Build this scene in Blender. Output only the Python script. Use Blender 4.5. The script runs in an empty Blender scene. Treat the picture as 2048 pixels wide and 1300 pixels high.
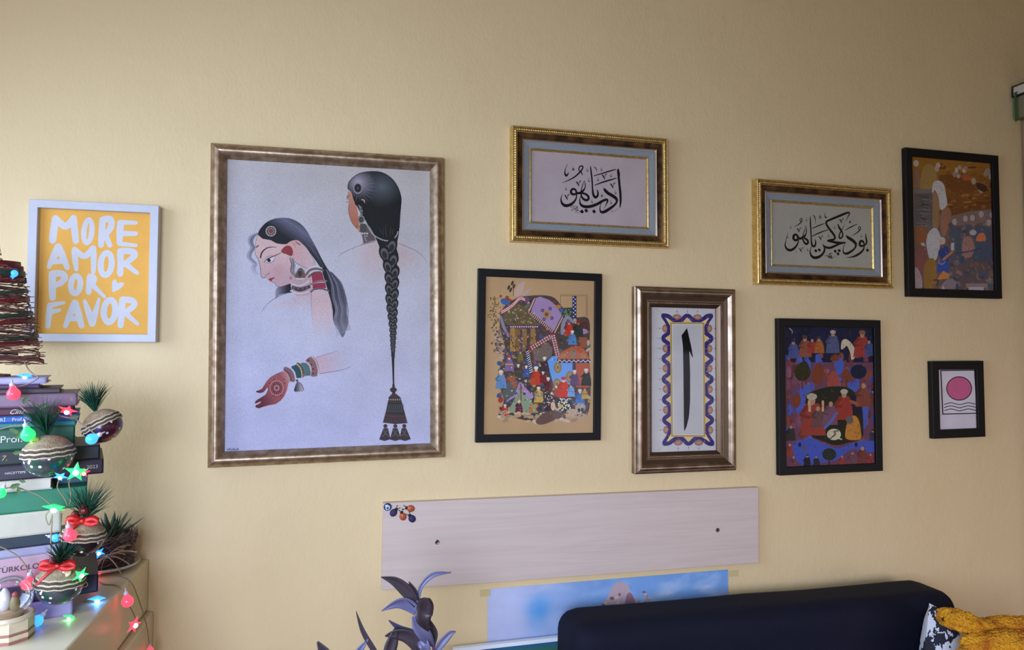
import bpy, bmesh, math, random
from mathutils import Vector, Matrix, noise as mnoise

# ------------------------------------------------------------------ camera, world, window light, exposure
scene = bpy.context.scene
COL = scene.collection
FPX = 1366.0
YAW, PITCH = math.radians(14.45), math.radians(2.2)
CAMP = Vector((0.0, -1.7, 1.4))
cam = bpy.data.cameras.new('camera')
cam.sensor_fit = 'HORIZONTAL'; cam.sensor_width = 36.0; cam.lens = FPX / 2048 * 36.0
cam.clip_start = 0.02
camo = bpy.data.objects.new('camera', cam); COL.objects.link(camo)
camo.location = CAMP; camo.rotation_euler = (math.pi / 2 + PITCH, 0, -YAW)
scene.camera = camo
scene.view_settings.view_transform = 'Standard'
scene.view_settings.look = 'None'
scene.view_settings.gamma = 1.0
scene.view_settings.use_curve_mapping = False
scene.view_settings.exposure = -0.04
world = bpy.data.worlds.new('world'); scene.world = world
world.use_nodes = True
bgn = world.node_tree.nodes['Background']
bgn.inputs[0].default_value = (0.62, 0.76, 1.0, 1); bgn.inputs[1].default_value = 0.6


def area(name, loc, rot, sx, sy, power, color):
    l = bpy.data.lights.new(name, 'AREA'); l.shape = 'RECTANGLE'; l.size = sx; l.size_y = sy
    l.energy = power; l.color = color
    o = bpy.data.objects.new(name, l); COL.objects.link(o)
    o.location = loc; o.rotation_euler = rot
    return o


# daylight through a window in the left wall and two in the wall behind the camera (lamps stand in the openings)
RX0, RX1, RY0, RZ1 = -1.20, 3.0, -2.5, 2.85
WX0, WX1, WZ0, WZ1 = -1.10, -0.2, 0.85, 1.86
VX0, VX1, VZ0, VZ1 = 1.3, 2.6, 0.5, 1.5
SUNW = area('window_daylight', ((WX0 + WX1) / 2, RY0 - 0.06, (WZ0 + WZ1) / 2), (math.radians(90 - 31), 0, 0), WX1 - WX0, WZ1 - WZ0, 53, (0.595, 0.712, 1.0))
SUNW.data.spread = math.radians(144)
UY0, UY1, UZ0, UZ1 = -1.75, -0.30, 0.95, 2.06
SUNU = area('left_window_daylight', (RX0 - 0.20, (UY0 + UY1) / 2, (UZ0 + UZ1) / 2), (0, math.radians(-90 + 24), 0), UZ1 - UZ0, UY1 - UY0, 32, (0.56, 0.708, 1.0))
SUNU.data.spread = math.radians(140)
SUNV = area('rear_window_daylight', ((VX0 + VX1) / 2, RY0 - 0.06, (VZ0 + VZ1) / 2), (math.radians(90 - 38), 0, 0), VX1 - VX0, VZ1 - VZ0, 14, (0.9, 0.82, 1.0))
SUNV.data.spread = math.radians(120)

# ------------------------------------------------------------------ pixel helpers (frame 2048 x 1300)
_f = Vector((math.sin(YAW) * math.cos(PITCH), math.cos(YAW) * math.cos(PITCH), math.sin(PITCH)))
_r = Vector((math.cos(YAW), -math.sin(YAW), 0)); _u = _r.cross(_f)


def ray(px, py): return _f + _r * ((px - 1024) / FPX) + _u * ((650 - py) / FPX)


def onY(px, py, y):
    d = ray(px, py); return CAMP + d * ((y - CAMP.y) / d.y)


def onZ(px, py, z):
    d = ray(px, py); return CAMP + d * ((z - CAMP.z) / d.z)


def lin(c):
    c = c / 255.0
    return c / 12.92 if c <= 0.04045 else ((c + 0.055) / 1.055) ** 2.4


def rgb(r, g, b, k=1.0): return (lin(r) * k, lin(g) * k, lin(b) * k, 1.0)


# ------------------------------------------------------------------ object helpers
def tag(o, label=None, cat=None, group=None, kind=None):
    if label: o['label'] = label
    if cat: o['category'] = cat
    if group: o['group'] = group
    if kind: o['kind'] = kind
    return o


def empty(name, loc=(0, 0, 0), rot=(0, 0, 0), label=None, cat=None, group=None, kind=None):
    o = bpy.data.objects.new(name, None); COL.objects.link(o)
    o.empty_display_size = 0.05
    o.location = loc; o.rotation_euler = rot
    return tag(o, label, cat, group, kind)


def link_mesh(name, me, mats, parent=None, loc=None, rot=None, smooth=False):
    if not isinstance(mats, (list, tuple)): mats = [mats]
    for m in mats: me.materials.append(m)
    if smooth:
        me.polygons.foreach_set('use_smooth', [True] * len(me.polygons))
    o = bpy.data.objects.new(name, me); COL.objects.link(o)
    if parent: o.parent = parent
    if loc is not None: o.location = loc
    if rot is not None: o.rotation_euler = rot
    return o


class MB:
    """collects shapes, builds one mesh object"""
    def __init__(s): s.v = []; s.f = []; s.mi = []

    def add(s, verts, faces, mi=0, M=None):
        n = len(s.v)
        s.v += [tuple(M @ Vector(p)) for p in verts] if M else [tuple(p) for p in verts]
        s.f += [tuple(i + n for i in f) for f in faces]
        s.mi += [mi] * len(faces)
        return s

    def box(s, x0, x1, y0, y1, z0, z1, mi=0, M=None):
        v = [(x, y, z) for z in (z0, z1) for y in (y0, y1) for x in (x0, x1)]
        return s.add(v, [(0, 2, 3, 1), (4, 5, 7, 6), (0, 1, 5, 4), (2, 6, 7, 3), (0, 4, 6, 2), (1, 3, 7, 5)], mi, M)

    def bbox(s, x0, x1, y0, y1, z0, z1, b=0.002, mi=0, M=None, seg=2):
        bm = bmesh.new()
        bmesh.ops.create_cube(bm, size=1)
        for v in bm.verts:
            v.co = Vector(((x0 + x1) / 2 + v.co.x * (x1 - x0), (y0 + y1) / 2 + v.co.y * (y1 - y0), (z0 + z1) / 2 + v.co.z * (z1 - z0)))
        bmesh.ops.bevel(bm, geom=bm.edges[:], offset=b, segments=seg, profile=0.5, affect='EDGES')
        return s.bm(bm, mi, M)

    def bm(s, bm, mi=0, M=None):
        bm.verts.index_update()
        s.add([v.co.copy() for v in bm.verts], [[v.index for v in f.verts] for f in bm.faces], mi, M)
        bm.free(); return s

    def sphere(s, c, r, mi=0, seg=16, rings=10, M=None):
        rx, ry, rz = r if isinstance(r, (tuple, list)) else (r, r, r)
        v = [(c[0], c[1], c[2] + rz)]
        for i in range(1, rings):
            a = math.pi * i / rings
            for j in range(seg):
                b = 2 * math.pi * j / seg
                v.append((c[0] + rx * math.sin(a) * math.cos(b), c[1] + ry * math.sin(a) * math.sin(b), c[2] + rz * math.cos(a)))
        v.append((c[0], c[1], c[2] - rz))
        f = [(0, 1 + j, 1 + (j + 1) % seg) for j in range(seg)]
        for i in range(rings - 2):
            for j in range(seg):
                a = 1 + i * seg
                f.append((a + j, a + seg + j, a + seg + (j + 1) % seg, a + (j + 1) % seg))
        L = len(v) - 1; a = 1 + (rings - 2) * seg
        f += [(L, a + (j + 1) % seg, a + j) for j in range(seg)]
        return s.add(v, f, mi, M)

    def lathe(s, prof, mi=0, seg=24, M=None, cap=True):
        v = []; f = []
        for (r, z) in prof:
            v += [(r * math.cos(2 * math.pi * j / seg), r * math.sin(2 * math.pi * j / seg), z) for j in range(seg)]
        for i in range(len(prof) - 1):
            for j in range(seg):
                f.append((i * seg + j, i * seg + (j + 1) % seg, (i + 1) * seg + (j + 1) % seg, (i + 1) * seg + j))
        if cap:
            f.append(tuple(reversed(range(seg)))); f.append(tuple(range((len(prof) - 1) * seg, len(prof) * seg)))
        return s.add(v, f, mi, M)

    def tube(s, pts, r, mi=0, seg=6, caps=True):
        pts = [Vector(p) for p in pts]; n = len(pts)
        rad = r if isinstance(r, (list, tuple)) else [r] * n
        v = []; f = []; ref = None
        for i, p in enumerate(pts):
            t = (pts[min(i + 1, n - 1)] - pts[max(i - 1, 0)])
            t = t.normalized() if t.length > 1e-9 else Vector((0, 0, 1))
            if ref is None: ref = t.orthogonal()
            a = (ref - t * ref.dot(t))
            a = a.normalized() if a.length > 1e-6 else t.orthogonal().normalized()
            ref = a; b = t.cross(a)
            v += [p + (a * math.cos(2 * math.pi * j / seg) + b * math.sin(2 * math.pi * j / seg)) * rad[i] for j in range(seg)]
        for i in range(n - 1):
            for j in range(seg):
                f.append((i * seg + j, i * seg + (j + 1) % seg, (i + 1) * seg + (j + 1) % seg, (i + 1) * seg + j))
        if caps:
            f.append(tuple(reversed(range(seg)))); f.append(tuple(range((n - 1) * seg, n * seg)))
        return s.add(v, f, mi)

    def build(s, name, mats, parent=None, loc=None, rot=None, smooth=False):
        me = bpy.data.meshes.new(name)
        me.from_pydata(s.v, [], s.f)
        o = link_mesh(name, me, mats, parent, loc, rot, smooth)
        if any(s.mi): me.polygons.foreach_set('material_index', s.mi)
        return o


def shade_auto(o, ang=35):
    me = o.data; me.polygons.foreach_set('use_smooth', [True] * len(me.polygons))
    bm = bmesh.new(); bm.from_mesh(me)
    for e in bm.edges:
        if len(e.link_faces) == 2 and e.calc_face_angle(0) > math.radians(ang): e.smooth = False
    bm.to_mesh(me); bm.free()
    return o


def catmull(pts, n=8, closed=False):
    P = [tuple(p) for p in pts]
    if len(P) < 3 and not closed:
        a, b = P[0], P[-1]
        return [tuple(a[k] + (b[k] - a[k]) * i / n for k in range(len(a))) for i in range(n + 1)]
    out = []; m = len(P)
    for i in range(m if closed else m - 1):
        p0 = P[(i - 1) % m] if closed or i > 0 else P[0]
        p1 = P[i]; p2 = P[(i + 1) % m]
        p3 = P[(i + 2) % m] if closed or i + 2 < m else P[-1]
        for k in range(n):
            t = k / n
            out.append(tuple(0.5 * (2 * b + (c - a) * t + (2 * a - 5 * b + 4 * c - d) * t * t + (3 * b - a - 3 * c + d) * t ** 3)
                             for a, b, c, d in zip(p0, p1, p2, p3)))
    if not closed: out.append(P[-1])
    return out


# ------------------------------------------------------------------ materials
MATS = {}


def nodes(name):
    m = bpy.data.materials.new(name); m.use_nodes = True
    nt = m.node_tree
    return m, nt, nt.nodes['Principled BSDF']


def mat(name, color, rough=0.6, metal=0.0, spec=0.5, var=0.0, vscale=20.0, bump=0.0, bscale=200.0, bdist=0.001,
        col2=None, stretch=None, emit=None, estr=0.0, sheen=0.0, coat=0.0, detail=4.0, rvar=0.0):
    if name in MATS: return MATS[name]
    m, nt, p = nodes(name)
    N, L = nt.nodes.new, nt.links.new
    p.inputs['Base Color'].default_value = color
    p.inputs['Roughness'].default_value = rough
    p.inputs['Metallic'].default_value = metal
    p.inputs['Specular IOR Level'].default_value = spec
    if sheen: p.inputs['Sheen Weight'].default_value = sheen
    if coat: p.inputs['Coat Weight'].default_value = coat; p.inputs['Coat Roughness'].default_value = 0.08
    tc = N('ShaderNodeTexCoord')
    vec = tc.outputs['Object']
    if stretch:
        mp = N('ShaderNodeMapping'); mp.inputs['Scale'].default_value = stretch
        L(vec, mp.inputs['Vector']); vec = mp.outputs['Vector']
    if var or col2:
        n = N('ShaderNodeTexNoise'); n.inputs['Scale'].default_value = vscale; n.inputs['Detail'].default_value = detail
        L(vec, n.inputs['Vector'])
        r = N('ShaderNodeValToRGB'); r.color_ramp.elements[0].position = 0.36; r.color_ramp.elements[1].position = 0.66
        c2 = col2 or tuple(x * (1 - var) for x in color[:3]) + (1,)
        r.color_ramp.elements[0].color = c2; r.color_ramp.elements[1].color = color
        L(n.outputs['Fac'], r.inputs['Fac']); L(r.outputs['Color'], p.inputs['Base Color'])
        if rvar:
            mr = N('ShaderNodeMapRange'); mr.inputs['To Min'].default_value = rough + rvar; mr.inputs['To Max'].default_value = rough
            L(n.outputs['Fac'], mr.inputs['Value']); L(mr.outputs['Result'], p.inputs['Roughness'])
    if bump:
        n2 = N('ShaderNodeTexNoise'); n2.inputs['Scale'].default_value = bscale; n2.inputs['Detail'].default_value = 3
        L(vec, n2.inputs['Vector'])
        b = N('ShaderNodeBump'); b.inputs['Strength'].default_value = bump; b.inputs['Distance'].default_value = bdist
        L(n2.outputs['Fac'], b.inputs['Height']); L(b.outputs['Normal'], p.inputs['Normal'])
    if emit:
        p.inputs['Emission Color'].default_value = emit; p.inputs['Emission Strength'].default_value = estr
    MATS[name] = m
    return m


def print_mat(name, grain=0.10, gscale=900.0, rough=0.55, blotch=0.06, bscale=12.0, spec=0.12):
    """flat print: colour attribute with paper grain"""
    m, nt, p = nodes(name)
    N, L = nt.nodes.new, nt.links.new
    a = N('ShaderNodeAttribute'); a.attribute_name = 'Col'
    tc = N('ShaderNodeTexCoord')
    n = N('ShaderNodeTexNoise'); n.inputs['Scale'].default_value = gscale; n.inputs['Detail'].default_value = 5; n.inputs['Roughness'].default_value = 0.7
    n2 = N('ShaderNodeTexNoise'); n2.inputs['Scale'].default_value = bscale; n2.inputs['Detail'].default_value = 3
    L(tc.outputs['Object'], n.inputs['Vector']); L(tc.outputs['Object'], n2.inputs['Vector'])
    m1 = N('ShaderNodeMapRange'); m1.inputs['From Min'].default_value = 0.3; m1.inputs['From Max'].default_value = 0.6
    m1.inputs['To Min'].default_value = 1 - grain; m1.inputs['To Max'].default_value = 1 + grain * 0.3
    L(n.outputs['Fac'], m1.inputs['Value'])
    m2 = N('ShaderNodeMapRange'); m2.inputs['From Min'].default_value = 0.3; m2.inputs['From Max'].default_value = 0.7
    m2.inputs['To Min'].default_value = 1 - blotch; m2.inputs['To Max'].default_value = 1 + blotch
    L(n2.outputs['Fac'], m2.inputs['Value'])
    mu = N('ShaderNodeMath'); mu.operation = 'MULTIPLY'
    L(m1.outputs['Result'], mu.inputs[0]); L(m2.outputs['Result'], mu.inputs[1])
    vm = N('ShaderNodeVectorMath'); vm.operation = 'SCALE'
    L(a.outputs['Color'], vm.inputs[0]); L(mu.outputs['Value'], vm.inputs['Scale'])
    L(vm.outputs['Vector'], p.inputs['Base Color'])
    p.inputs['Roughness'].default_value = rough; p.inputs['Specular IOR Level'].default_value = spec
    return m


def glass_pane_mat():
    m = bpy.data.materials.new('clear picture glass'); m.use_nodes = True
    nt = m.node_tree; nt.nodes.clear()
    N, L = nt.nodes.new, nt.links.new
    o = N('ShaderNodeOutputMaterial'); mx = N('ShaderNodeMixShader')
    t = N('ShaderNodeBsdfTransparent'); g = N('ShaderNodeBsdfGlossy'); g.inputs['Roughness'].default_value = 0.03
    fr = N('ShaderNodeFresnel')
    ge = N('ShaderNodeNewGeometry'); ir = N('ShaderNodeMapRange')      # a thin pane reflects alike from both sides
    ir.inputs['To Min'].default_value = 1.22; ir.inputs['To Max'].default_value = 1 / 1.22
    L(ge.outputs['Backfacing'], ir.inputs['Value']); L(ir.outputs['Result'], fr.inputs['IOR'])
    L(fr.outputs['Fac'], mx.inputs['Fac']); L(t.outputs[0], mx.inputs[1]); L(g.outputs[0], mx.inputs[2])
    L(mx.outputs[0], o.inputs['Surface'])
    return m


def wall_mat():
    m, nt, p = nodes('cream yellow textured paint')
    N, L = nt.nodes.new, nt.links.new
    tc = N('ShaderNodeTexCoord')
    n0 = N('ShaderNodeTexNoise'); n0.inputs['Scale'].default_value = 2.2; n0.inputs['Detail'].default_value = 3
    L(tc.outputs['Object'], n0.inputs['Vector'])
    r = N('ShaderNodeValToRGB')
    r.color_ramp.elements[0].position = 0.3; r.color_ramp.elements[1].position = 0.7
    r.color_ramp.elements[0].color = (0.730, 0.562, 0.303, 1); r.color_ramp.elements[1].color = (0.755, 0.587, 0.326, 1)
    L(n0.outputs['Fac'], r.inputs['Fac']); L(r.outputs['Color'], p.inputs['Base Color'])
    mp = N('ShaderNodeMapping'); mp.inputs['Scale'].default_value = (1.0, 1.0, 0.6)
    L(tc.outputs['Object'], mp.inputs['Vector'])
    n1 = N('ShaderNodeTexNoise'); n1.inputs['Scale'].default_value = 150; n1.inputs['Detail'].default_value = 2.5
    n2 = N('ShaderNodeTexNoise'); n2.inputs['Scale'].default_value = 45; n2.inputs['Detail'].default_value = 2
    n3 = N('ShaderNodeTexNoise'); n3.inputs['Scale'].default_value = 7; n3.inputs['Detail'].default_value = 3
    for n in (n1, n2): L(mp.outputs['Vector'], n.inputs['Vector'])
    L(tc.outputs['Object'], n3.inputs['Vector'])
    b3 = N('ShaderNodeBump'); b3.inputs['Strength'].default_value = 0.5; b3.inputs['Distance'].default_value = 0.006
    b2 = N('ShaderNodeBump'); b2.inputs['Strength'].default_value = 0.28; b2.inputs['Distance'].default_value = 0.003
    b1 = N('ShaderNodeBump'); b1.inputs['Strength'].default_value = 0.46; b1.inputs['Distance'].default_value = 0.0016
    L(n3.outputs['Fac'], b3.inputs['Height']); L(n2.outputs['Fac'], b2.inputs['Height']); L(n1.outputs['Fac'], b1.inputs['Height'])
    L(b3.outputs['Normal'], b2.inputs['Normal']); L(b2.outputs['Normal'], b1.inputs['Normal'])
    L(b1.outputs['Normal'], p.inputs['Normal'])
    p.inputs['Roughness'].default_value = 0.5; p.inputs['Specular IOR Level'].default_value = 0.25
    return m


M_WALL = wall_mat()
M_GLASS = glass_pane_mat()
M_PRINT = print_mat('coloured paper print')
M_CANVAS = print_mat('speckled art print', grain=0.22, gscale=420.0, blotch=0.07, bscale=9.0)

# ------------------------------------------------------------------ room shell


def struct(name, mb, m, parent=None):
    o = mb.build(name, m, parent)
    if not parent: tag(o, kind='structure')
    return o


tag(struct('wall_back', MB().box(RX0, RX1, 0.0, 0.12, 0, RZ1), M_WALL), 'cream yellow painted wall with orange-peel texture')
struct('wall_right', MB().box(RX1, RX1 + 0.12, RY0, 0.12, 0, RZ1), M_WALL)
wf = MB()
wf.box(RX0 - 0.12, WX0, RY0 - 0.12, RY0, 0, RZ1).box(WX1, VX0, RY0 - 0.12, RY0, 0, RZ1).box(VX1, RX1 + 0.12, RY0 - 0.12, RY0, 0, RZ1)
wf.box(WX0, WX1, RY0 - 0.12, RY0, 0, WZ0).box(WX0, WX1, RY0 - 0.12, RY0, WZ1, RZ1)
wf.box(VX0, VX1, RY0 - 0.12, RY0, 0, VZ0).box(VX0, VX1, RY0 - 0.12, RY0, VZ1, RZ1)
struct('wall_front', wf, M_WALL)
wl = MB()
wl.box(RX0 - 0.18, RX0, RY0 - 0.12, UY0, 0, RZ1).box(RX0 - 0.18, RX0, UY1, 0.12, 0, RZ1)
wl.box(RX0 - 0.18, RX0, UY0, UY1, 0, UZ0).box(RX0 - 0.18, RX0, UY0, UY1, UZ1, RZ1)
struct('wall_left', wl, M_WALL)
M_FLOOR = mat('warm oak floor', rgb(120, 88, 66), 0.45, var=0.25, vscale=6, stretch=(1, 9, 1))
struct('floor', MB().box(RX0 - 0.2, RX1 + 0.12, RY0 - 0.12, 0.12, -0.1, 0.0), M_FLOOR)
M_CEIL = mat('matt ceiling paint', rgb(200, 190, 165), 0.8)
struct('ceiling', MB().box(RX0 - 0.2, RX1 + 0.12, RY0 - 0.12, 0.12, RZ1, RZ1 + 0.1), M_CEIL)
M_WHITE = mat('white lacquer', rgb(228, 228, 226), 0.35)
for nm, x0, x1, z0, z1 in (('window_1', WX0, WX1, WZ0, WZ1), ('window_2', VX0, VX1, VZ0, VZ1)):
    wn = MB()
    for q_ in ((x0, x0 + 0.05, z0, z1), (x1 - 0.05, x1, z0, z1), (x0, x1, z0, z0 + 0.05), (x0, x1, z1 - 0.05, z1)): wn.box(q_[0], q_[1], RY0 - 0.05, RY0 - 0.01, q_[2], q_[3])
    win = struct(nm, wn, M_WHITE)
    struct('window_sill', MB().bbox(x0 - 0.04, x1 + 0.04, RY0 - 0.01, RY0 + 0.12, z0 - 0.035, z0, 0.006), M_WHITE, win)
wn = MB()
for q_ in ((UY0, UY0 + 0.05, UZ0, UZ1), (UY1 - 0.05, UY1, UZ0, UZ1), (UY0, UY1, UZ0, UZ0 + 0.05), (UY0, UY1, UZ1 - 0.05, UZ1)): wn.box(RX0 - 0.10, RX0 - 0.05, q_[0], q_[1], q_[2], q_[3])
struct('window_3', wn, M_WHITE)
struct('baseboard_back', MB().box(RX0, RX1, -0.014, 0.0, 0, 0.08), M_WHITE)


# ------------------------------------------------------------------ framed pictures
class Painter:
    """flat shapes of one print, given in photo pixels projected on the print's own plane"""
    def __init__(s, root, plane_y, cx, cz, roll, tint=(1, 1, 1)):
        s.root = root; s.py = plane_y; s.c = (cx, cz); s.roll = roll; s.tint = tint
        s.v = []; s.f = []; s.col = []; s.placed = []
        s.map = lambda x, y: (x, y)

    def zoom(s, x0, y0, k): s.map = lambda x, y: (x0 + x / k, y0 + y / k); s.k = k

    def uv(s, x, y):
        px, py = s.map(x, y)
        p = onY(px, py, s.py); dx, dz = p.x - s.c[0], p.z - s.c[1]
        c, sn = math.cos(s.roll), math.sin(s.roll)
        return (dx * c + dz * sn, -dx * sn + dz * c)

    def up(s): return s

    def lay(s, pts):
        """thin ink layers: just in front of whatever this shape overlaps"""
        q = [s.map(*p) for p in pts]
        a, b, c, d = min(p[0] for p in q), max(p[0] for p in q), min(p[1] for p in q), max(p[1] for p in q)
        L = 1
        for (e, f, g, h, l) in s.placed:
            if l >= L and e < b and a < f and g < d and c < h: L = l + 1
        s.placed.append((a, b, c, d, L))
        return s.py - 0.000005 * L

    def color(s, c):
        return (lin(c[0]) * s.tint[0], lin(c[1]) * s.tint[1], lin(c[2]) * s.tint[2], 1.0)

    def face(s, pts, cols):
        n = len(s.v); y = s.lay(pts)
        for (x, yy) in pts:
            u, w = s.uv(x, yy); s.v.append((u, y, w))
        s.col += [s.color(c) for c in cols]
        s.f.append(tuple(range(n, n + len(pts))))

    def quads(s, rows, cols, at=None):
        """strip of point pairs"""
        n = len(s.v); y = s.lay([p for r in rows for p in r]) if at is None else at
        for (a, b), (ca, cb) in zip(rows, cols):
            for p, c in ((a, ca), (b, cb)):
                u, w = s.uv(*p); s.v.append((u, y, w)); s.col.append(s.color(c))
        for i in range(len(rows) - 1):
            s.f.append((n + 2 * i, n + 2 * i + 1, n + 2 * i + 3, n + 2 * i + 2))

    def poly(s, pts, c, smooth=False, up=True):
        if smooth: pts = catmull(pts, 5, True)
        s.face(pts, [c] * len(pts))
        if up: s.up()

    def ell(s, x, y, rx, ry=None, c=(0, 0, 0), rot=0, n=16, up=True):
        ry = ry or rx; a = math.radians(rot)
        pts = [(x + rx * math.cos(t) * math.cos(a) - ry * math.sin(t) * math.sin(a),
                y + rx * math.cos(t) * math.sin(a) + ry * math.sin(t) * math.cos(a)) for t in [2 * math.pi * i / n for i in range(n)]]
        s.poly(pts, c, up=up)

    def rect(s, x0, y0, x1, y1, c, up=True): s.poly([(x0, y0), (x1, y0), (x1, y1), (x0, y1)], c, up=up)

    def stroke(s, pts, c, w=None, c2=None, n=8, cap=True, up=True):
        """pts (x, y[, width]); c -> c2 fades along the stroke"""
        if len(pts[0]) == 2: pts = [(a, b, w) for a, b in pts]
        q = catmull(pts, n); m = len(q); rows = []; cols = []
        for i, (x, y, ww) in enumerate(q):
            a = q[max(i - 1, 0)]; b = q[min(i + 1, m - 1)]
            dx, dy = b[0] - a[0], b[1] - a[1]; l = math.hypot(dx, dy) or 1
            nx, ny = -dy / l * ww / 2, dx / l * ww / 2
            rows.append(((x + nx, y + ny), (x - nx, y - ny)))
            t = i / (m - 1); cc = c if c2 is None else tuple(c[k] + (c2[k] - c[k]) * t for k in range(3))
            cols.append((cc, cc))
        for i in range(1, m):        # inner side of a tight bend: hold the edge instead of folding back
            dx, dy = q[i][0] - q[i - 1][0], q[i][1] - q[i - 1][1]
            e = []
            for k in (0, 1):
                a, b = rows[i - 1][k], rows[i][k]
                e.append(a if (b[0] - a[0]) * dx + (b[1] - a[1]) * dy < 0 else b)
            rows[i] = (e[0], e[1])
        s.quads(rows, cols)
        if cap:
            for (x, y, ww), cc in ((q[0], cols[0][0]), (q[-1], cols[-1][0])):
                if ww > 1.2: s.ell(x, y, ww / 2, c=cc, n=10, up=False)
        if up: s.up()

    def ring(s, x, y, rx, ry, w, c, rot=0):
        a = math.radians(rot); rows = []
        for i in range(33):
            t = 2 * math.pi * i / 32; pr_ = []
            for h in (w / 2, -w / 2):
                u, v = max(rx + h, 0.05) * math.cos(t), max(ry + h, 0.05) * math.sin(t)
                pr_.append((x + u * math.cos(a) - v * math.sin(a), y + u * math.sin(a) + v * math.cos(a)))
            rows.append(tuple(pr_))
        s.quads(rows, [(c, c)] * 33)

    def dots(s, pts, r, c, n=7):
        for (x, y) in pts: s.ell(x, y, r, c=c, n=n, up=False)
        s.up()

    def along(s, pts, cnt):
        q = catmull(pts, 24); d = [0]
        for a, b in zip(q, q[1:]): d.append(d[-1] + math.hypot(b[0] - a[0], b[1] - a[1]))
        out = []; j = 0
        for i in range(cnt):
            t = d[-1] * i / max(cnt - 1, 1)
            while j < len(d) - 2 and d[j + 1] < t: j += 1
            k = (t - d[j]) / ((d[j + 1] - d[j]) or 1)
            out.append((q[j][0] + (q[j + 1][0] - q[j][0]) * k, q[j][1] + (q[j + 1][1] - q[j][1]) * k))
        return out

    def grad(s, poly, fn, dy=4.0, n=10, smooth=True, up=True):
        """polygon filled with small cells so that a colour function shows"""
        if smooth: poly = catmull(poly, 6, True)
        at = s.lay(poly)
        ys = [p[1] for p in poly]; y0, y1 = min(ys), max(ys)
        rows = max(2, int((y1 - y0) / dy))

        def cross(y):
            xs = []
            for (ax, ay), (bx, by) in zip(poly, poly[1:] + poly[:1]):
                if (ay <= y) != (by <= y): xs.append(ax + (bx - ax) * (y - ay) / (by - ay))
            return sorted(xs)
        for i in range(rows):
            a = y0 + (y1 - y0) * i / rows + 1e-3; b = y0 + (y1 - y0) * (i + 1) / rows - 1e-3
            ca, cb = cross(a), cross(b)
            if len(ca) != len(cb):
                m_ = cross((a + b) / 2); ca = cb = m_
            for k in range(0, len(ca) - 1, 2):
                R = []; C = []
                for j in range(n + 1):
                    xa = ca[k] + (ca[k + 1] - ca[k]) * j / n; xb = cb[k] + (cb[k + 1] - cb[k]) * j / n
                    R.append(((xa, a - 1e-3), (xb, b + 1e-3))); C.append((fn(xa, a), fn(xb, b)))
                s.quads(R, C, at)

    def build(s, name, material):
        me = bpy.data.meshes.new(name); me.from_pydata(s.v, [], s.f)
        at = me.color_attributes.new('Col', 'FLOAT_COLOR', 'POINT')
        at.data.foreach_set('color', [x for c in s.col for x in c])
        return link_mesh(name, me, material, s.root)


def mix(a, b, t):
    t = max(0.0, min(1.0, t)); return tuple(a[k] + (b[k] - a[k]) * t for k in range(3))


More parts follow.
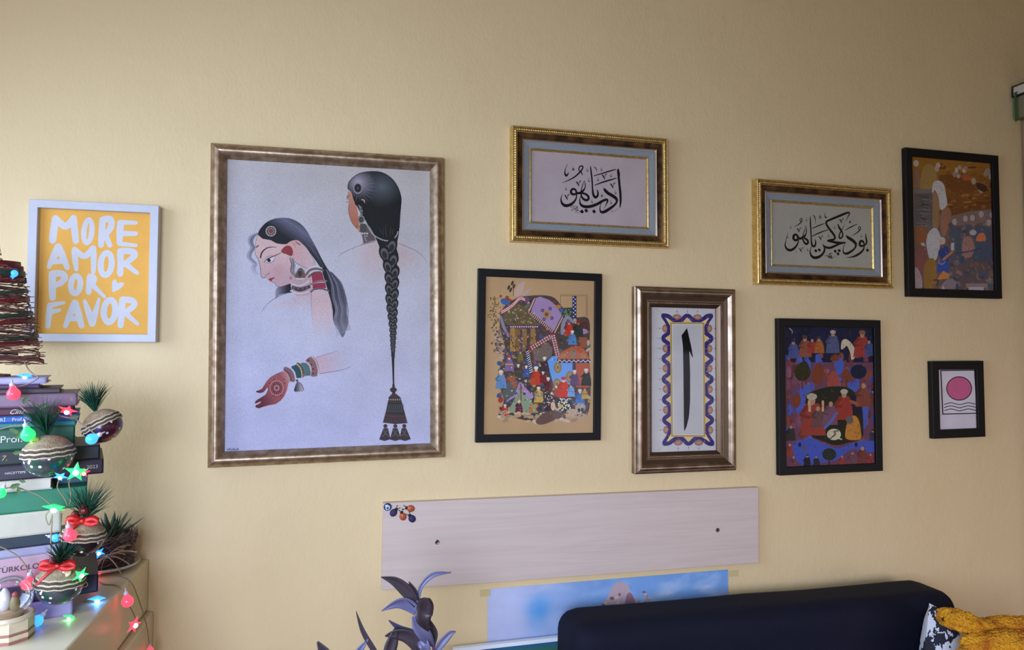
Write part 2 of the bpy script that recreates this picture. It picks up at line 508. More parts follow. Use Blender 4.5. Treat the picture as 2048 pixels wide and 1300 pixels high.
class Picture:
    def __init__(s, name, corners, depth, label, cat='picture frame'):
        P = [onY(x, y, -depth) for x, y in corners]
        t, b, l, r = P[1] - P[0], P[2] - P[3], P[0] - P[3], P[1] - P[2]
        s.W = (t.length + b.length) / 2; s.H = (l.length + r.length) / 2
        c = sum(P, Vector()) / 4; s.cx, s.cz = c.x, c.z
        ang = (math.atan2(t.z, t.x) + math.atan2(b.z, b.x)) / 2
        ang2 = (math.atan2(-l.x, l.z) + math.atan2(-r.x, r.z)) / 2
        s.roll = 0.6 * ang + 0.4 * ang2
        s.mpx = s.W / ((math.hypot(corners[1][0] - corners[0][0], corners[1][1] - corners[0][1]) + math.hypot(corners[2][0] - corners[3][0], corners[2][1] - corners[3][1])) / 2)
        s.root = empty(name, (s.cx, 0, s.cz), (0, -s.roll, 0), label, cat)

    def rails(s, prof, material, name='frame_rail', inset=0.0, mats=None, parent=None, smooth=False):
        """four mitred rails; prof = [(distance from the outer edge, height off the wall)]; returns them left, top, right, bottom"""
        W, H = s.W / 2 - inset, s.H / 2 - inset
        out = []
        sides = [((-1, -1), (-1, 1)), ((-1, 1), (1, 1)), ((1, 1), (1, -1)), ((1, -1), (-1, -1))]
        for a, b in sides:
            mb = MB(); v = []; f = []
            for d, h in prof:
                v.append((a[0] * (W - d), -h, a[1] * (H - d))); v.append((b[0] * (W - d), -h, b[1] * (H - d)))
            for i in range(len(prof) - 1): f.append((2 * i, 2 * i + 1, 2 * i + 3, 2 * i + 2))
            mb.add(v, f)
            o = mb.build(name, material, parent or s.root, smooth=False)
            if smooth: shade_auto(o, 40)
            out.append(o)
        return out

    def painter(s, h, tint=(1, 1, 1)):
        return Painter(s.root, -h, s.cx, s.cz, s.roll, tint)

    def sheet(s, P, inset, c, fn=None, pad=0.003, grid=(14, 18)):
        """paper filling the opening"""
        W, H = s.W / 2 - inset + pad, s.H / 2 - inset + pad
        if fn is None:
            n = len(P.v)
            P.v += [(-W, P.py, -H), (W, P.py, -H), (W, P.py, H), (-W, P.py, H)]
            P.col += [P.color(c)] * 4; P.f.append((n, n + 1, n + 2, n + 3))
        else:
            NX, NY = grid; n = len(P.v)
            for j in range(NY + 1):
                for i in range(NX + 1):
                    u, w = i / NX, j / NY
                    P.v.append((-W + 2 * W * u, P.py, -H + 2 * H * w)); P.col.append(P.color(fn(u, w)))
            for j in range(NY):
                for i in range(NX):
                    a = n + j * (NX + 1) + i; P.f.append((a, a + 1, a + NX + 2, a + NX + 1))
        P.up()

    def backing(s, h, m, inset=0.004):
        W, H = s.W / 2 - inset, s.H / 2 - inset
        return MB().box(-W, W, -h, -0.0005, -H, H).build('backing_board', m, s.root)

    def glass(s, h, inset):
        W, H = s.W / 2 - inset + 0.002, s.H / 2 - inset + 0.002
        return MB().add([(-W, -h, -H), (W, -h, -H), (W, -h, H), (-W, -h, H)], [(0, 1, 2, 3)]).build('glass_pane', M_GLASS, s.root)


M_BACK = mat('brown hardboard', rgb(110, 85, 60), 0.8)

# ================================================================== picture 1: yellow lettering poster in a white frame
PIC_ON = True
M_WFRAME = mat('white painted frame', rgb(190, 190, 196), 0.4, var=0.04, vscale=60)
pic = Picture('picture_frame', [(57, 397), (315, 412), (314, 685), (50, 682)], 0.026,
              'white framed yellow poster with hand-lettered words MORE AMOR POR FAVOR')
w = 17.5 * pic.mpx
pic.rails([(0, 0.0), (0, 0.0255), (0.0008, 0.0262), (w - 0.0008, 0.0262), (w, 0.0254), (w, 0.006)], M_WFRAME)
pic.backing(0.006, M_BACK)
P = pic.painter(0.0125, (1.0, 1.0, 0.93))
pic.sheet(P, w, (226, 168, 80))
P.zoom(0, 380, 3.8235)
LC = (200, 198, 206)


def L_(*strokes):
    for s_ in strokes: P.stroke(s_, LC, n=6)


def oval(x, y, rx, ry, w_, rot=6):
    P.ring(x, y, rx, ry, w_, LC, rot)


W_ = 56
L_([(402, 382, 58), (412, 300, 58), (424, 222, 56)], [(424, 218, 52), (500, 278, 54), (562, 218, 52)], [(562, 216, 52), (570, 300, 54), (580, 390, 48)])
oval(672, 316, 30, 86, 44)
L_([(772, 420, 46), (778, 330, 50), (784, 232, 52)], [(786, 228, 52), (840, 222, 50), (852, 262, 50), (836, 306, 48), (795, 342, 44)], [(806, 345, 46), (840, 422, 40)])
L_([(922, 254, 54), (916, 330, 52), (914, 402, 44)], [(922, 248, 40), (1040, 250, 28)], [(925, 332, 42), (1038, 334, 36)], [(914, 410, 36), (1040, 424, 26)])
L_([(374, 586, 34), (405, 520, 52), (446, 440, 62)], [(446, 438, 60), (480, 510, 54), (514, 594, 40)], [(412, 548, 40), (485, 545, 40)])
L_([(568, 462, 42), (574, 530, 46), (584, 606, 34)], [(570, 456, 44), (645, 506, 46), (712, 446, 48)], [(712, 446, 48), (716, 530, 46), (714, 628, 34)])
oval(812, 566, 42, 84, 48)
L_([(918, 640, 48), (922, 560, 50), (920, 472, 52)], [(924, 466, 48), (1005, 470, 50), (1030, 502, 46), (950, 568, 42)], [(955, 562, 44), (1048, 634, 32)])
L_([(402, 822, 52), (400, 740, 56), (400, 645, 56)], [(402, 640, 52), (470, 640, 52), (496, 672, 50), (462, 712, 46), (420, 728, 42)])
oval(578, 724, 36, 66, 46)
L_([(678, 780, 46), (682, 715, 46), (686, 664, 44)], [(688, 660, 42), (722, 672, 40), (715, 706, 40), (698, 722, 36)], [(704, 722, 42), (800, 818, 26)])
P.poly([(862, 692), (880, 684), (892, 696), (898, 712), (925, 706), (948, 712), (944, 728), (915, 758), (868, 778), (858, 770), (857, 722)], LC, smooth=True)
L_([(366, 1044, 36), (374, 960, 48), (382, 884, 46)], [(382, 882, 42), (488, 862, 26)], [(385, 934, 40), (455, 918, 28)])
L_([(500, 1040, 36), (535, 950, 50), (572, 868, 58)], [(572, 866, 58), (600, 950, 54), (624, 1038, 44)], [(540, 984, 40), (606, 984, 40)])
L_([(648, 850, 30), (676, 930, 50), (706, 1020, 54)], [(706, 1020, 54), (732, 930, 44), (758, 834, 24)])
oval(838, 926, 44, 84, 50)
L_([(922, 1034, 48), (930, 940, 52), (936, 846, 52)], [(938, 838, 50), (1010, 846, 48), (1024, 886, 46), (948, 942, 42)], [(952, 936, 44), (1052, 1024, 28)])
P.build('lettered_poster', M_PRINT)

# ================================================================== picture 2: large print of two women
M_SILV = mat('antique champagne silver', rgb(178, 156, 130), 0.36, 0.8, col2=rgb(140, 116, 90), vscale=60, bump=0.08, bscale=400, rvar=0.1, detail=8)
pic = Picture('picture_frame', [(416, 281), (886, 316), (893, 916), (418, 936)], 0.02,
              'large champagne framed art print of two long-haired women and a hennaed hand')
w = 31 * pic.mpx
pr = [(0, 0.0), (0, 0.012)] + [(w * (0.04 + 0.90 * i / 12), 0.012 + 0.018 * math.sin(math.pi * (0.08 + 0.86 * i / 12))) for i in range(13)] + [(w * 0.97, 0.013), (w, 0.012), (w, 0.006)]
pic.rails(pr, M_SILV, smooth=True)
pic.backing(0.006, M_BACK)
PAPER = (200, 200, 214)
SK = (209, 180, 180)
P = pic.painter(0.009, (0.80, 0.76, 0.755))
pic.sheet(P, w, PAPER, lambda u, v: mix((199, 203, 232), (201, 197, 188), v * 0.9 - 0.1 + 0.25 * u))
DK = (40, 41, 44)


def papz(x, y):
    px, py = P.map(x, y)
    u, v = (px - 449) / 415, (905 - py) / 575
    return mix((199, 203, 232), (201, 197, 188), v * 0.9 - 0.1 + 0.25 * u)


# --- left woman
P.zoom(480, 420, 5.4167)
P.grad([(550, 800), (640, 880), (560, 960), (420, 1000), (330, 1060), (280, 1180), (420, 1290), (700, 1290), (800, 1180), (790, 900)],
       lambda x, y: mix(SK, papz(x, y), (y - 900) / 260 + 0.25), dy=16, n=6)
P.grad([(395, 850), (470, 825), (550, 795), (590, 830), (570, 890), (480, 905), (420, 925), (385, 960)], lambda x, y: mix((150, 148, 162), DK, (x - 390) / 130), dy=6)
P.grad([(786, 885), (870, 872), (955, 880), (990, 1000), (1004, 1120), (1006, 1290), (980, 1420), (900, 1440), (815, 1400), (785, 1240), (772, 1040)],
       lambda x, y: mix((212, 186, 184), papz(x, y), (y - 1050) / 360), dy=10, n=8)
# hair mass falling down the back
P.grad([(195, 262), (230, 190), (300, 125), (400, 88), (500, 84), (580, 104), (660, 152), (722, 222), (775, 315), (835, 425), (892, 540), (955, 645),
        (1035, 735), (1095, 810), (1140, 905), (1160, 1000), (1150, 1100), (1175, 1200), (1150, 1300), (1110, 1380), (1060, 1290), (1010, 1200), (1004, 1080), (965, 920),
        (905, 720), (880, 640), (800, 520), (700, 390), (620, 330), (500, 372), (400, 364), (330, 326), (240, 312)],
       lambda x, y: mix(mix(DK, (112, 112, 132), max(0, 1 - abs((x - 600) * 0.55 - (y - 170) * 0.8 + 10) / 150) * (1 if y < 620 else 0.5)), (150, 148, 165), (y - 1130) / 330), dy=7, n=22)
rnd = random.Random(3)
for i in range(15):
    o_ = i * 14
    c_ = rnd.choice([(52, 52, 58), (88, 88, 102), (128, 128, 146), (64, 64, 74)])
    P.stroke([(930 + o_ * 0.35, 640 + o_ * 0.2, 5), (985 + o_ * 0.6, 800, 7), (1000 + o_ * 0.75, 950, 7), (1035 + o_ * 0.7, 1080, 7), (1015 + o_ * 0.8, 1200, 6), (1050 + o_ * 0.75, 1310 - o_ * 0.1, 5), (1035 + o_ * 0.8, 1390 - o_ * 0.5, 1)],
             c_, c2=mix(c_, PAPER, 0.75), n=5, cap=False)
for i in range(5):
    P.stroke([(300 + i * 26, 150 - i * 10, 2), (520 + i * 18, 150 + i * 8, 4), (680 + i * 10, 290 + i * 14, 4), (800 + i * 8, 480, 3), (880 + i * 8, 620, 2)], (74 + i * 8, 76 + i * 8, 92 + i * 8), n=6, cap=False)
# neck and face
P.poly([(545, 780), (590, 700), (700, 640), (770, 700), (780, 860), (740, 920), (620, 930), (560, 890)], (196, 166, 166))
FACE = [(196, 270), (176, 320), (166, 390), (164, 470), (198, 535), (214, 590), (224, 655), (226, 708), (248, 735), (285, 730), (302, 748), (322, 764), (350, 780), (376, 786),
        (384, 808), (410, 830), (455, 826), (550, 796), (590, 740), (580, 600), (560, 520), (520, 420), (500, 374), (400, 364), (330, 326), (245, 312)]
P.grad(FACE, lambda x, y: mix(mix((216, 186, 178), (202, 170, 172), (y - 450) / 300), (206, 150, 150), 0.45 - math.hypot(x - 400, y - 660) / 260), dy=6, n=10, smooth=False)
P.stroke([(166, 390, 4), (164, 470, 4), (200, 540, 5), (216, 600, 5), (224, 660, 5), (226, 708, 5), (248, 735, 5), (286, 728, 5)], (86, 62, 74), n=5)
P.stroke([(300, 750, 3), (350, 780, 4), (378, 788, 4), (384, 808, 4), (410, 830, 5), (455, 828, 4), (550, 796, 4)], (96, 66, 76), n=5)
P.stroke([(196, 262, 5), (176, 320, 4), (166, 390, 4)], (120, 96, 100))
P.stroke([(268, 722, 3), (290, 700, 6), (316, 690, 6), (312, 672, 3)], (130, 90, 96))
P.poly([(310, 750), (328, 735), (348, 738), (372, 722), (370, 742), (350, 752), (342, 778), (324, 768)], (168, 56, 72))
P.stroke([(312, 752, 2), (345, 750, 4), (372, 735, 2)], (110, 36, 50))
P.stroke([(222, 516, 14), (238, 460, 15), (285, 416, 11), (340, 402, 8), (400, 404, 3)], (48, 44, 50))
P.poly([(275, 555), (300, 530), (345, 512), (384, 496), (372, 536), (340, 566), (310, 575)], (222, 214, 220))
P.ell(314, 546, 20, 20, (40, 44, 52))
P.stroke([(258, 572, 3), (285, 540, 9), (330, 515, 10), (380, 494, 8), (430, 470, 6), (480, 440, 3)], (44, 40, 46))
P.stroke([(282, 566, 3), (320, 574, 5), (360, 552, 5), (384, 500, 3)], (70, 58, 64))
P.stroke([(262, 530, 2), (300, 505, 4), (360, 490, 3)], (120, 92, 98))
P.stroke([(180, 400, 20), (200, 385, 12)], (122, 104, 104))
for k, (dx, cc) in enumerate([(0, (92, 92, 104)), (-16, (132, 132, 148)), (14, (112, 112, 126)), (-28, (158, 158, 174))]):
    P.stroke([(195 + dx * 0.3, 250, 10), (140 + dx, 285, 20), (120 + dx, 345, 18), (142 + dx, 410, 14), (112 + dx, 470, 13), (108 + dx, 520, 12), (165 + dx, 580, 11), (150 + dx, 640, 8), (190 + dx, 700, 3)], cc, c2=mix(cc, PAPER, 0.6), n=6)
# hair brooch
P.ell(335, 230, 44, 44, (96, 78, 74)); P.ell(335, 230, 20, 20, (140, 70, 72))
P.dots([(335 + 52 * math.cos(a), 230 + 52 * math.sin(a)) for a in [2 * math.pi * i / 18 for i in range(18)]], 7, (214, 212, 206))
P.dots([(335 + 30 * math.cos(a), 230 + 30 * math.sin(a)) for a in [2 * math.pi * i / 9 for i in range(9)]], 7, (176, 158, 140))
# raised hand
P.grad([(498, 388), (530, 350), (580, 328), (640, 334), (700, 392), (765, 478), (815, 590), (730, 634), (650, 596), (580, 525), (560, 500), (540, 440)],
       lambda x, y: mix((214, 168, 160), (208, 182, 182), (x - 560) / 180), dy=6)
P.poly([(446, 442), (470, 410), (500, 388), (545, 392), (570, 430), (572, 480), (548, 498), (500, 478), (470, 470)], (148, 62, 66), smooth=True)
P.stroke([(560, 350, 3), (590, 370, 5), (600, 410, 3)], (150, 104, 104)); P.stroke([(600, 340, 10), (630, 365, 18), (650, 375, 14)], (170, 112, 106))
P.stroke([(545, 500, 3), (600, 565, 5), (680, 615, 5), (735, 634, 4)], (92, 66, 70)); P.stroke([(640, 336, 3), (720, 410, 4), (790, 520, 4), (818, 595, 4)], (110, 84, 88))
# earring and side lock
for k in range(4):
    P.stroke([(536 + k * 14, 520, 6), (560 + k * 12, 590, 9), (548 + k * 14, 660, 8), (590 + k * 9, 720, 5)], [(64, 62, 66), (120, 118, 120), (78, 74, 78), (146, 142, 144)][k], n=6)
P.poly([(600, 735), (618, 660), (655, 625), (690, 655), (706, 735)], (110, 92, 84), smooth=True)
P.ell(650, 690, 22, 32, (70, 56, 54))
P.dots([(612 + i * 16, 746 - abs(i - 2.5) * 1.5) for i in range(6)], 8, (222, 220, 216))
P.dots([(598, 575), (604, 595), (614, 610), (632, 616), (650, 614), (640, 560)], 6, (214, 212, 208))
P.ell(550, 735, 16, 20, (170, 130, 124))
# choker
P.stroke([(562, 834, 34), (650, 862, 46), (760, 826, 34)], (72, 66, 74), cap=False)
for k in range(4): P.ell(585 + k * 46, 848 - abs(k - 1.5) * 5, 14, 16, (112, 96, 98))
P.dots(P.along([(560, 796), (620, 820), (680, 812), (742, 772)], 14), 8, (214, 212, 214))
P.dots(P.along([(550, 876), (610, 902), (680, 904), (746, 884)], 15), 8, (220, 218, 222))
# bangles
P.poly([(772, 706), (830, 668), (890, 676), (912, 762), (845, 770), (786, 790)], (152, 56, 76))
P.poly([(782, 806), (850, 788), (922, 786), (936, 846), (870, 846), (790, 864)], (158, 56, 78))
P.stroke([(716, 700, 22), (760, 652, 26), (830, 636, 26), (898, 654, 22)], (120, 104, 98)); P.stroke([(745, 726, 18), (800, 680, 18), (870, 672, 16)], (98, 80, 78))
P.dots(P.along([(708, 680), (745, 632), (820, 612), (886, 630)], 14), 7, (218, 216, 214))
P.stroke([(765, 806, 20), (850, 772, 22), (935, 770, 20)], (138, 116, 112)); P.stroke([(768, 890, 18), (800, 862, 20), (880, 852, 20), (962, 876, 18)], (112, 96, 94))
P.stroke([(772, 906, 5), (770, 1000, 5), (780, 1130, 4), (792, 1300, 2)], (140, 96, 106), c2=PAPER)
P.stroke([(960, 900, 4), (992, 1010, 4), (1004, 1140, 3)], (120, 100, 106))
P.stroke([(540, 890, 4), (430, 930, 6), (330, 990, 6), (262, 1060, 5), (222, 1130, 2)], (84, 82, 96), c2=(168, 166, 182))
P.stroke([(560, 930, 2), (600, 980, 4), (650, 1030, 2)], (176, 160, 168))
# --- right woman, seen from behind
P.zoom(660, 330, 6.19)
P.grad([(90, 1150), (250, 1040), (400, 980), (560, 945), (640, 1040), (700, 1190), (690, 1500), (560, 1600), (300, 1500)], lambda x, y: mix((206, 184, 178), papz(x, y), math.hypot(x - 560, (y - 1080) * 0.8) / 360 + 0.1), dy=16, n=8)
P.grad([(835, 960), (960, 1012), (1060, 1062), (1150, 1130), (1214, 1225), (1120, 1380), (960, 1420), (840, 1330)], lambda x, y: mix((206, 184, 178), papz(x, y), math.hypot(x - 860, y - 1100) / 330 + 0.1), dy=16, n=8)
P.poly([(222, 325), (268, 345), (295, 430), (335, 520), (350, 640), (375, 780), (420, 850), (520, 900), (560, 940), (400, 985), (410, 900), (330, 790), (280, 730), (242, 640), (228, 545), (238, 470), (214, 400)], (196, 146, 124), smooth=False)
P.grad([(222, 330), (268, 345), (295, 430), (335, 520), (345, 650), (350, 750), (330, 782), (282, 728), (244, 640), (230, 545), (238, 470), (216, 400)], lambda x, y: mix((196, 150, 132), (190, 118, 92), (y - 330) / 350), dy=8, smooth=False)
P.poly([(370, 760), (470, 730), (570, 930), (420, 980)], (104, 92, 90))
HEAD = [(220, 262), (236, 208), (290, 150), (370, 102), (470, 82), (570, 80), (650, 95), (730, 140), (792, 200), (842, 282), (872, 372), (880, 450), (872, 550), (862, 640), (860, 750), (852, 850), (834, 950), (826, 1040),
        (846, 1110), (836, 1200), (690, 1200), (640, 1100), (590, 960), (500, 780), (430, 690), (380, 600), (330, 500), (292, 430), (266, 345), (228, 304)]
P.grad(HEAD, lambda x, y: mix(mix((38, 40, 38), (96, 104, 110), 1.0 - math.hypot((x - 640) * 0.9, y - 270) / 260), (176, 170, 182), 1.1 - math.hypot(x - 350, (y - 215) * 1.0) / 190), dy=9, n=26)
P.stroke([(224, 300, 8), (222, 262, 8), (238, 208, 8), (292, 150, 8), (372, 102, 7), (470, 82, 6), (570, 80, 6), (650, 95, 6), (730, 140, 8), (792, 200, 9), (842, 282, 10), (872, 372, 11), (880, 450, 11), (866, 620, 10), (858, 780, 8)], (40, 40, 46))
for i in range(11):
    a = math.radians(-50 + i * 15)
    P.stroke([(350 + 80 * math.cos(a), 285 + 85 * math.sin(a), 2), (350 + 150 * math.cos(a), 285 + 150 * math.sin(a), 3), (360 + 215 * math.cos(a), 290 + 200 * math.sin(a), 1)], (128, 124, 134) if i % 2 else (150, 146, 156), n=4, cap=False, up=False)
P.up()
P.ell(345, 286, 58, 72, (70, 68, 74)); P.ell(345, 286, 34, 44, (40, 42, 46)); P.ell(345, 286, 14, 18, (88, 84, 84))
P.dots([(345 + 50 * math.cos(a), 286 + 63 * math.sin(a)) for a in [2 * math.pi * i / 20 for i in range(20)]], 7, (196, 194, 196))
P.stroke([(212, 430, 4), (214, 392, 8), (240, 380, 6)], (60, 50, 56)); P.stroke([(200, 456, 3), (226, 462, 8)], (60, 50, 56))
P.stroke([(238, 470, 4), (228, 545, 5), (244, 640, 5), (282, 728, 5), (330, 785, 4)], (104, 64, 58))
P.stroke([(335, 470, 60), (400, 520, 90), (420, 620, 80)], (38, 38, 38))
P.stroke([(362, 450, 16), (378, 416, 18), (415, 412, 18), (444, 446, 16), (446, 490, 8)], (60, 50, 50)); P.stroke([(392, 430, 14), (420, 436, 16), (430, 464, 8)], (196, 158, 144))
P.stroke([(358, 500, 16), (382, 540, 34), (388, 590, 30), (384, 630, 24)], (132, 128, 116)); P.ell(390, 545, 10, c=(52, 52, 50)); P.ell(390, 588, 9, c=(60, 58, 54))
P.ell(386, 676, 46, 54, (136, 132, 122)); P.ell(386, 676, 26, 32, (58, 58, 56)); P.ell(388, 676, 12, 14, (108, 100, 96))
P.ring(344, 764, 16, 16, 5, (70, 62, 62))
P.poly([(372, 730), (440, 725), (455, 825), (370, 830)], (86, 84, 80))
P.dots([(370 + i * 30, 848) for i in range(4)], 13, (206, 204, 204)); P.dots([(430, 884), (455, 880), (436, 912), (448, 935)], 10, (176, 172, 170))
P.dots(P.along([(390, 988), (440, 966), (500, 945), (560, 935)], 9), 8, (150, 148, 148))
P.dots(P.along([(435, 690), (480, 780), (525, 850), (600, 905), (700, 938), (780, 920), (825, 870), (840, 830)], 30), 9, (190, 190, 186))
for (a, b) in (((640, 840), (625, 780)), ((665, 880), (665, 770)), ((705, 900), (690, 740)), ((745, 880), (760, 770)), ((770, 860), (790, 790))):
    P.stroke([(a[0], a[1], 4), ((a[0] + b[0]) / 2 - 8, (a[1] + b[1]) / 2, 6), (b[0], b[1], 2)], (84, 82, 78))
P.stroke([(560, 948, 4), (400, 985, 5), (250, 1044, 6), (150, 1095, 8), (92, 1145, 3)], (92, 90, 104), c2=(176, 174, 190))
P.stroke([(850, 968, 4), (950, 1010, 5), (1060, 1062, 5), (1150, 1130, 5), (1214, 1225, 2)], (96, 92, 104), c2=(160, 158, 172))
# braid
P.zoom(0, 0, 1)
cen = [(776, 505, 17), (783, 540, 14.5), (784, 570, 13), (784, 600, 12), (785, 630, 9.5), (786, 660, 7), (786, 690, 5), (786, 715, 3.2), (786.5, 740, 2.2), (787, 770, 1.6)]
bc = catmull(cen, 12)
P.stroke([(x, y, r * 1.7) for x, y, r in cen], (42, 41, 42), n=10)
y = 492.0; sd = 1
while y < 716:
    x, r = min(bc, key=lambda q: abs(q[1] - y))[0], min(bc, key=lambda q: abs(q[1] - y))[2]
    P.ell(x + sd * r * 0.42, y, r * 0.66, r * 1.05, (40, 40, 42), rot=sd * 18, n=14)
    P.ell(x + sd * r * 0.42, y + r * 0.1, r * 0.44, r * 0.72, (104, 102, 98), rot=sd * 18, n=12)
    P.ell(x + sd * r * 0.42, y + r * 0.22, r * 0.30, r * 0.48, (52, 52, 52), rot=sd * 18, n=10)
    P.dots([(x - sd * r * 0.2 + dx, y + dy) for dx, dy in ((0, -1.2), (1.3, 0), (0, 1.2), (-1.3, 0))], 0.6, (176, 174, 168), n=5)
    y += r * 0.82; sd = -sd
P.stroke([(786, 705, 2.5), (786, 735, 3.0), (787, 768, 2.6)], (48, 44, 48))
# tassel
P.zoom(740, 520, 3.42)
P.ell(160, 888, 24, 18, (86, 62, 62)); P.stroke([(160, 852, 14), (162, 912, 22)], (70, 56, 58))
P.poly([(128, 938), (150, 915), (178, 915), (208, 940), (228, 1010), (256, 1116), (172, 1122), (88, 1112), (112, 1020)], (78, 64, 66))
P.poly([(122, 975), (218, 978), (234, 1055), (106, 1050)], (56, 58, 58))
for k in range(8): P.ring(122 + k * 14, 1015, 6, 28, 3, (96, 96, 90), 10)
P.stroke([(106, 1062, 8), (170, 1070, 8), (240, 1066, 8)], (104, 66, 66))
P.dots([(128 + i * 15, 955) for i in range(6)], 4.5, (190, 178, 140))
for k in range(22): P.stroke([(96 + k * 7.2, 1084, 2), (92 + k * 7.6, 1114, 2)], (104, 88, 86) if k % 2 else (60, 50, 52), up=False, cap=False)
P.up()
for x in (108, 173, 232):
    P.ell(x + (x - 170) * 0.04, 1136, 14, 14, (88, 64, 64))
    e = (x - 170) * 0.12
    P.poly([(x - 16, 1150), (x + 16, 1150), (x + 40 + e, 1226), (x + e, 1238), (x - 38 + e, 1228)], (74, 66, 68))
    P.stroke([(x - 18, 1160, 3), (x + e * 0.5, 1185, 3), (x - 22, 1205, 3)], (128, 122, 118)); P.stroke([(x + 18, 1160, 3), (x + e * 0.5, 1185, 3), (x + 24, 1205, 3)], (128, 122, 118))
# --- open hand with bracelets
P.zoom(490, 680, 8.126)
P.grad([(1140, 292), (1300, 240), (1450, 195), (1580, 180), (1700, 300), (1750, 415), (1560, 480), (1380, 520), (1200, 548)], lambda x, y: mix((208, 182, 190), papz(x, y), (x - 1250) / 400), dy=14)
P.stroke([(1150, 292, 4), (1300, 236, 7), (1420, 205, 6), (1530, 170, 3)], (120, 104, 120), c2=(176, 168, 186)); P.stroke([(1205, 548, 6), (1400, 518, 8), (1580, 485, 7), (1690, 445, 6), (1750, 410, 2)], (110, 86, 104), c2=(160, 140, 160))
HAND = [(745, 650), (738, 600), (722, 550), (690, 518), (622, 508), (520, 550), (430, 600), (370, 655), (312, 740), (272, 796), (182, 834), (195, 850), (240, 862), (292, 850), (340, 800), (362, 768), (374, 800), (350, 860),
        (330, 892), (250, 940), (182, 982), (164, 1010), (168, 1034), (200, 1020), (270, 994), (240, 1030), (178, 1060), (168, 1082), (190, 1100), (230, 1108), (300, 1084), (372, 1062), (500, 1040), (580, 982), (642, 900), (684, 800), (704, 700)]
P.poly([(a + (8 if a > 500 else -2), b + 8) for a, b in HAND], (216, 170, 184), smooth=False)
P.grad(HAND, lambda x, y: mix(mix((164, 92, 92), (206, 160, 156), (x - 560) / 170 - (y - 560) / 400), (104, 50, 58), (430 - x) / 230 + (y - 800) / 700), dy=7, n=14, smooth=False)
P.stroke([(182, 834, 4), (272, 796, 5), (312, 740, 6), (370, 655, 6), (430, 600, 6), (520, 550, 6), (622, 508, 5)], (112, 62, 76))
P.stroke([(340, 800, 4), (290, 850, 5), (200, 850, 4)], (92, 48, 58))
for q in ([(560, 900), (470, 970), (350, 1010), (200, 1080)], [(480, 880), (400, 950), (300, 985)], [(620, 900), (560, 980), (450, 1020), (330, 1050)]):
    P.stroke([(a, b, 6) for a, b in q], (112, 56, 66))
for k, (dx, dy_) in enumerate(((196, 838), (176, 1010), (182, 1078), (230, 1096))): P.ell(dx, dy_, 18, 10, (64, 34, 44), rot=-30)
P.ring(515, 780, 108, 118, 9, (206, 150, 152)); P.ring(515, 780, 78, 86, 5, (200, 144, 146)); P.ell(515, 780, 46, 50, (186, 128, 130)); P.ell(515, 780, 26, 28, (120, 60, 68))
for i in range(16):
    a = 2 * math.pi * i / 16
    P.stroke([(515 + 56 * math.cos(a), 780 + 60 * math.sin(a), 16), (515 + 86 * math.cos(a), 780 + 94 * math.sin(a), 20)], (92, 46, 56), up=False, n=2)
    P.stroke([(515 + 20 * math.cos(a), 780 + 20 * math.sin(a), 3), (515 + 46 * math.cos(a), 780 + 50 * math.sin(a), 3)], (206, 150, 148), up=False, n=2, cap=False)
P.up()
for (a, b) in ((470, 640), (650, 700), (630, 640), (580, 900), (470, 920), (400, 700)): P.ell(a, b, 13, 13, (120, 58, 66), up=False)
P.up()
P.stroke([(660, 470, 70), (720, 510, 88), (768, 580, 88), (782, 650, 70)], (136, 100, 104)); P.dots(P.along([(640, 490), (700, 530), (735, 600), (745, 660)], 9), 14, (96, 66, 76))
P.dots(P.along([(700, 440), (760, 480), (800, 550), (822, 650)], 14), 9, (206, 200, 206))
P.poly([(752, 440), (800, 412), (850, 402), (900, 450), (926, 540), (918, 608), (880, 616), (838, 616), (825, 560), (800, 500)], (50, 82, 88), smooth=True)
P.poly([(900, 392), (970, 368), (1040, 420), (1070, 500), (1076, 568), (1000, 582), (950, 580), (940, 500)], (92, 124, 124), smooth=True)
for k in range(4): P.stroke([(930 + k * 28, 385 - k * 4, 6), (985 + k * 24, 450, 6), (1000 + k * 20, 575, 6)], (60, 92, 96))
P.stroke([(862, 392, 56), (915, 450, 50), (945, 520, 50), (940, 586, 46)], (126, 104, 84)); P.dots(P.along([(850, 400), (895, 450), (920, 530), (925, 590)], 9), 10, (224, 206, 160)); P.dots(P.along([(880, 395), (930, 450), (955, 530)], 5), 13, (54, 62, 66))
P.poly([(985, 345), (1010, 305), (1060, 275), (1100, 272), (1150, 312), (1186, 390), (1204, 480), (1190, 560), (1150, 592), (1085, 592), (1072, 560), (1082, 480), (1060, 410), (1030, 370)], (140, 104, 102), smooth=True)
P.stroke([(990, 372, 12), (1040, 410, 14), (1064, 480, 14), (1072, 560, 10)], (206, 176, 160))
P.dots([(1032, 330), (1080, 396), (1104, 470), (1108, 545)], 15, (72, 50, 56)); P.dots(P.along([(1092, 284), (1140, 330), (1172, 410), (1190, 490), (1184, 560)], 13), 11, (226, 214, 214))
P.ell(846, 660, 22, 22, (110, 96, 100))
P.grad([(846, 682), (890, 690), (930, 740), (952, 812), (944, 836), (870, 840), (800, 832), (812, 760)], lambda x, y: mix((52, 50, 56), (170, 162, 168), (x - 805) / 110), dy=6)
P.stroke([(880, 688, 8), (925, 730, 10), (955, 812, 8)], (64, 60, 72))
# tiny unreadable signature
P.zoom(0, 0, 1)
rnd = random.Random(8)
for k in range(9):
    x = 454 + k * 2.7
    P.stroke([(x, 901, 0.7), (x + 0.9, 897.5 - (k % 3), 0.9), (x + 2.0, 901, 0.7)], (70, 78, 110), n=3, cap=False, up=False)
P.up()
P.build('art_print', M_CANVAS)

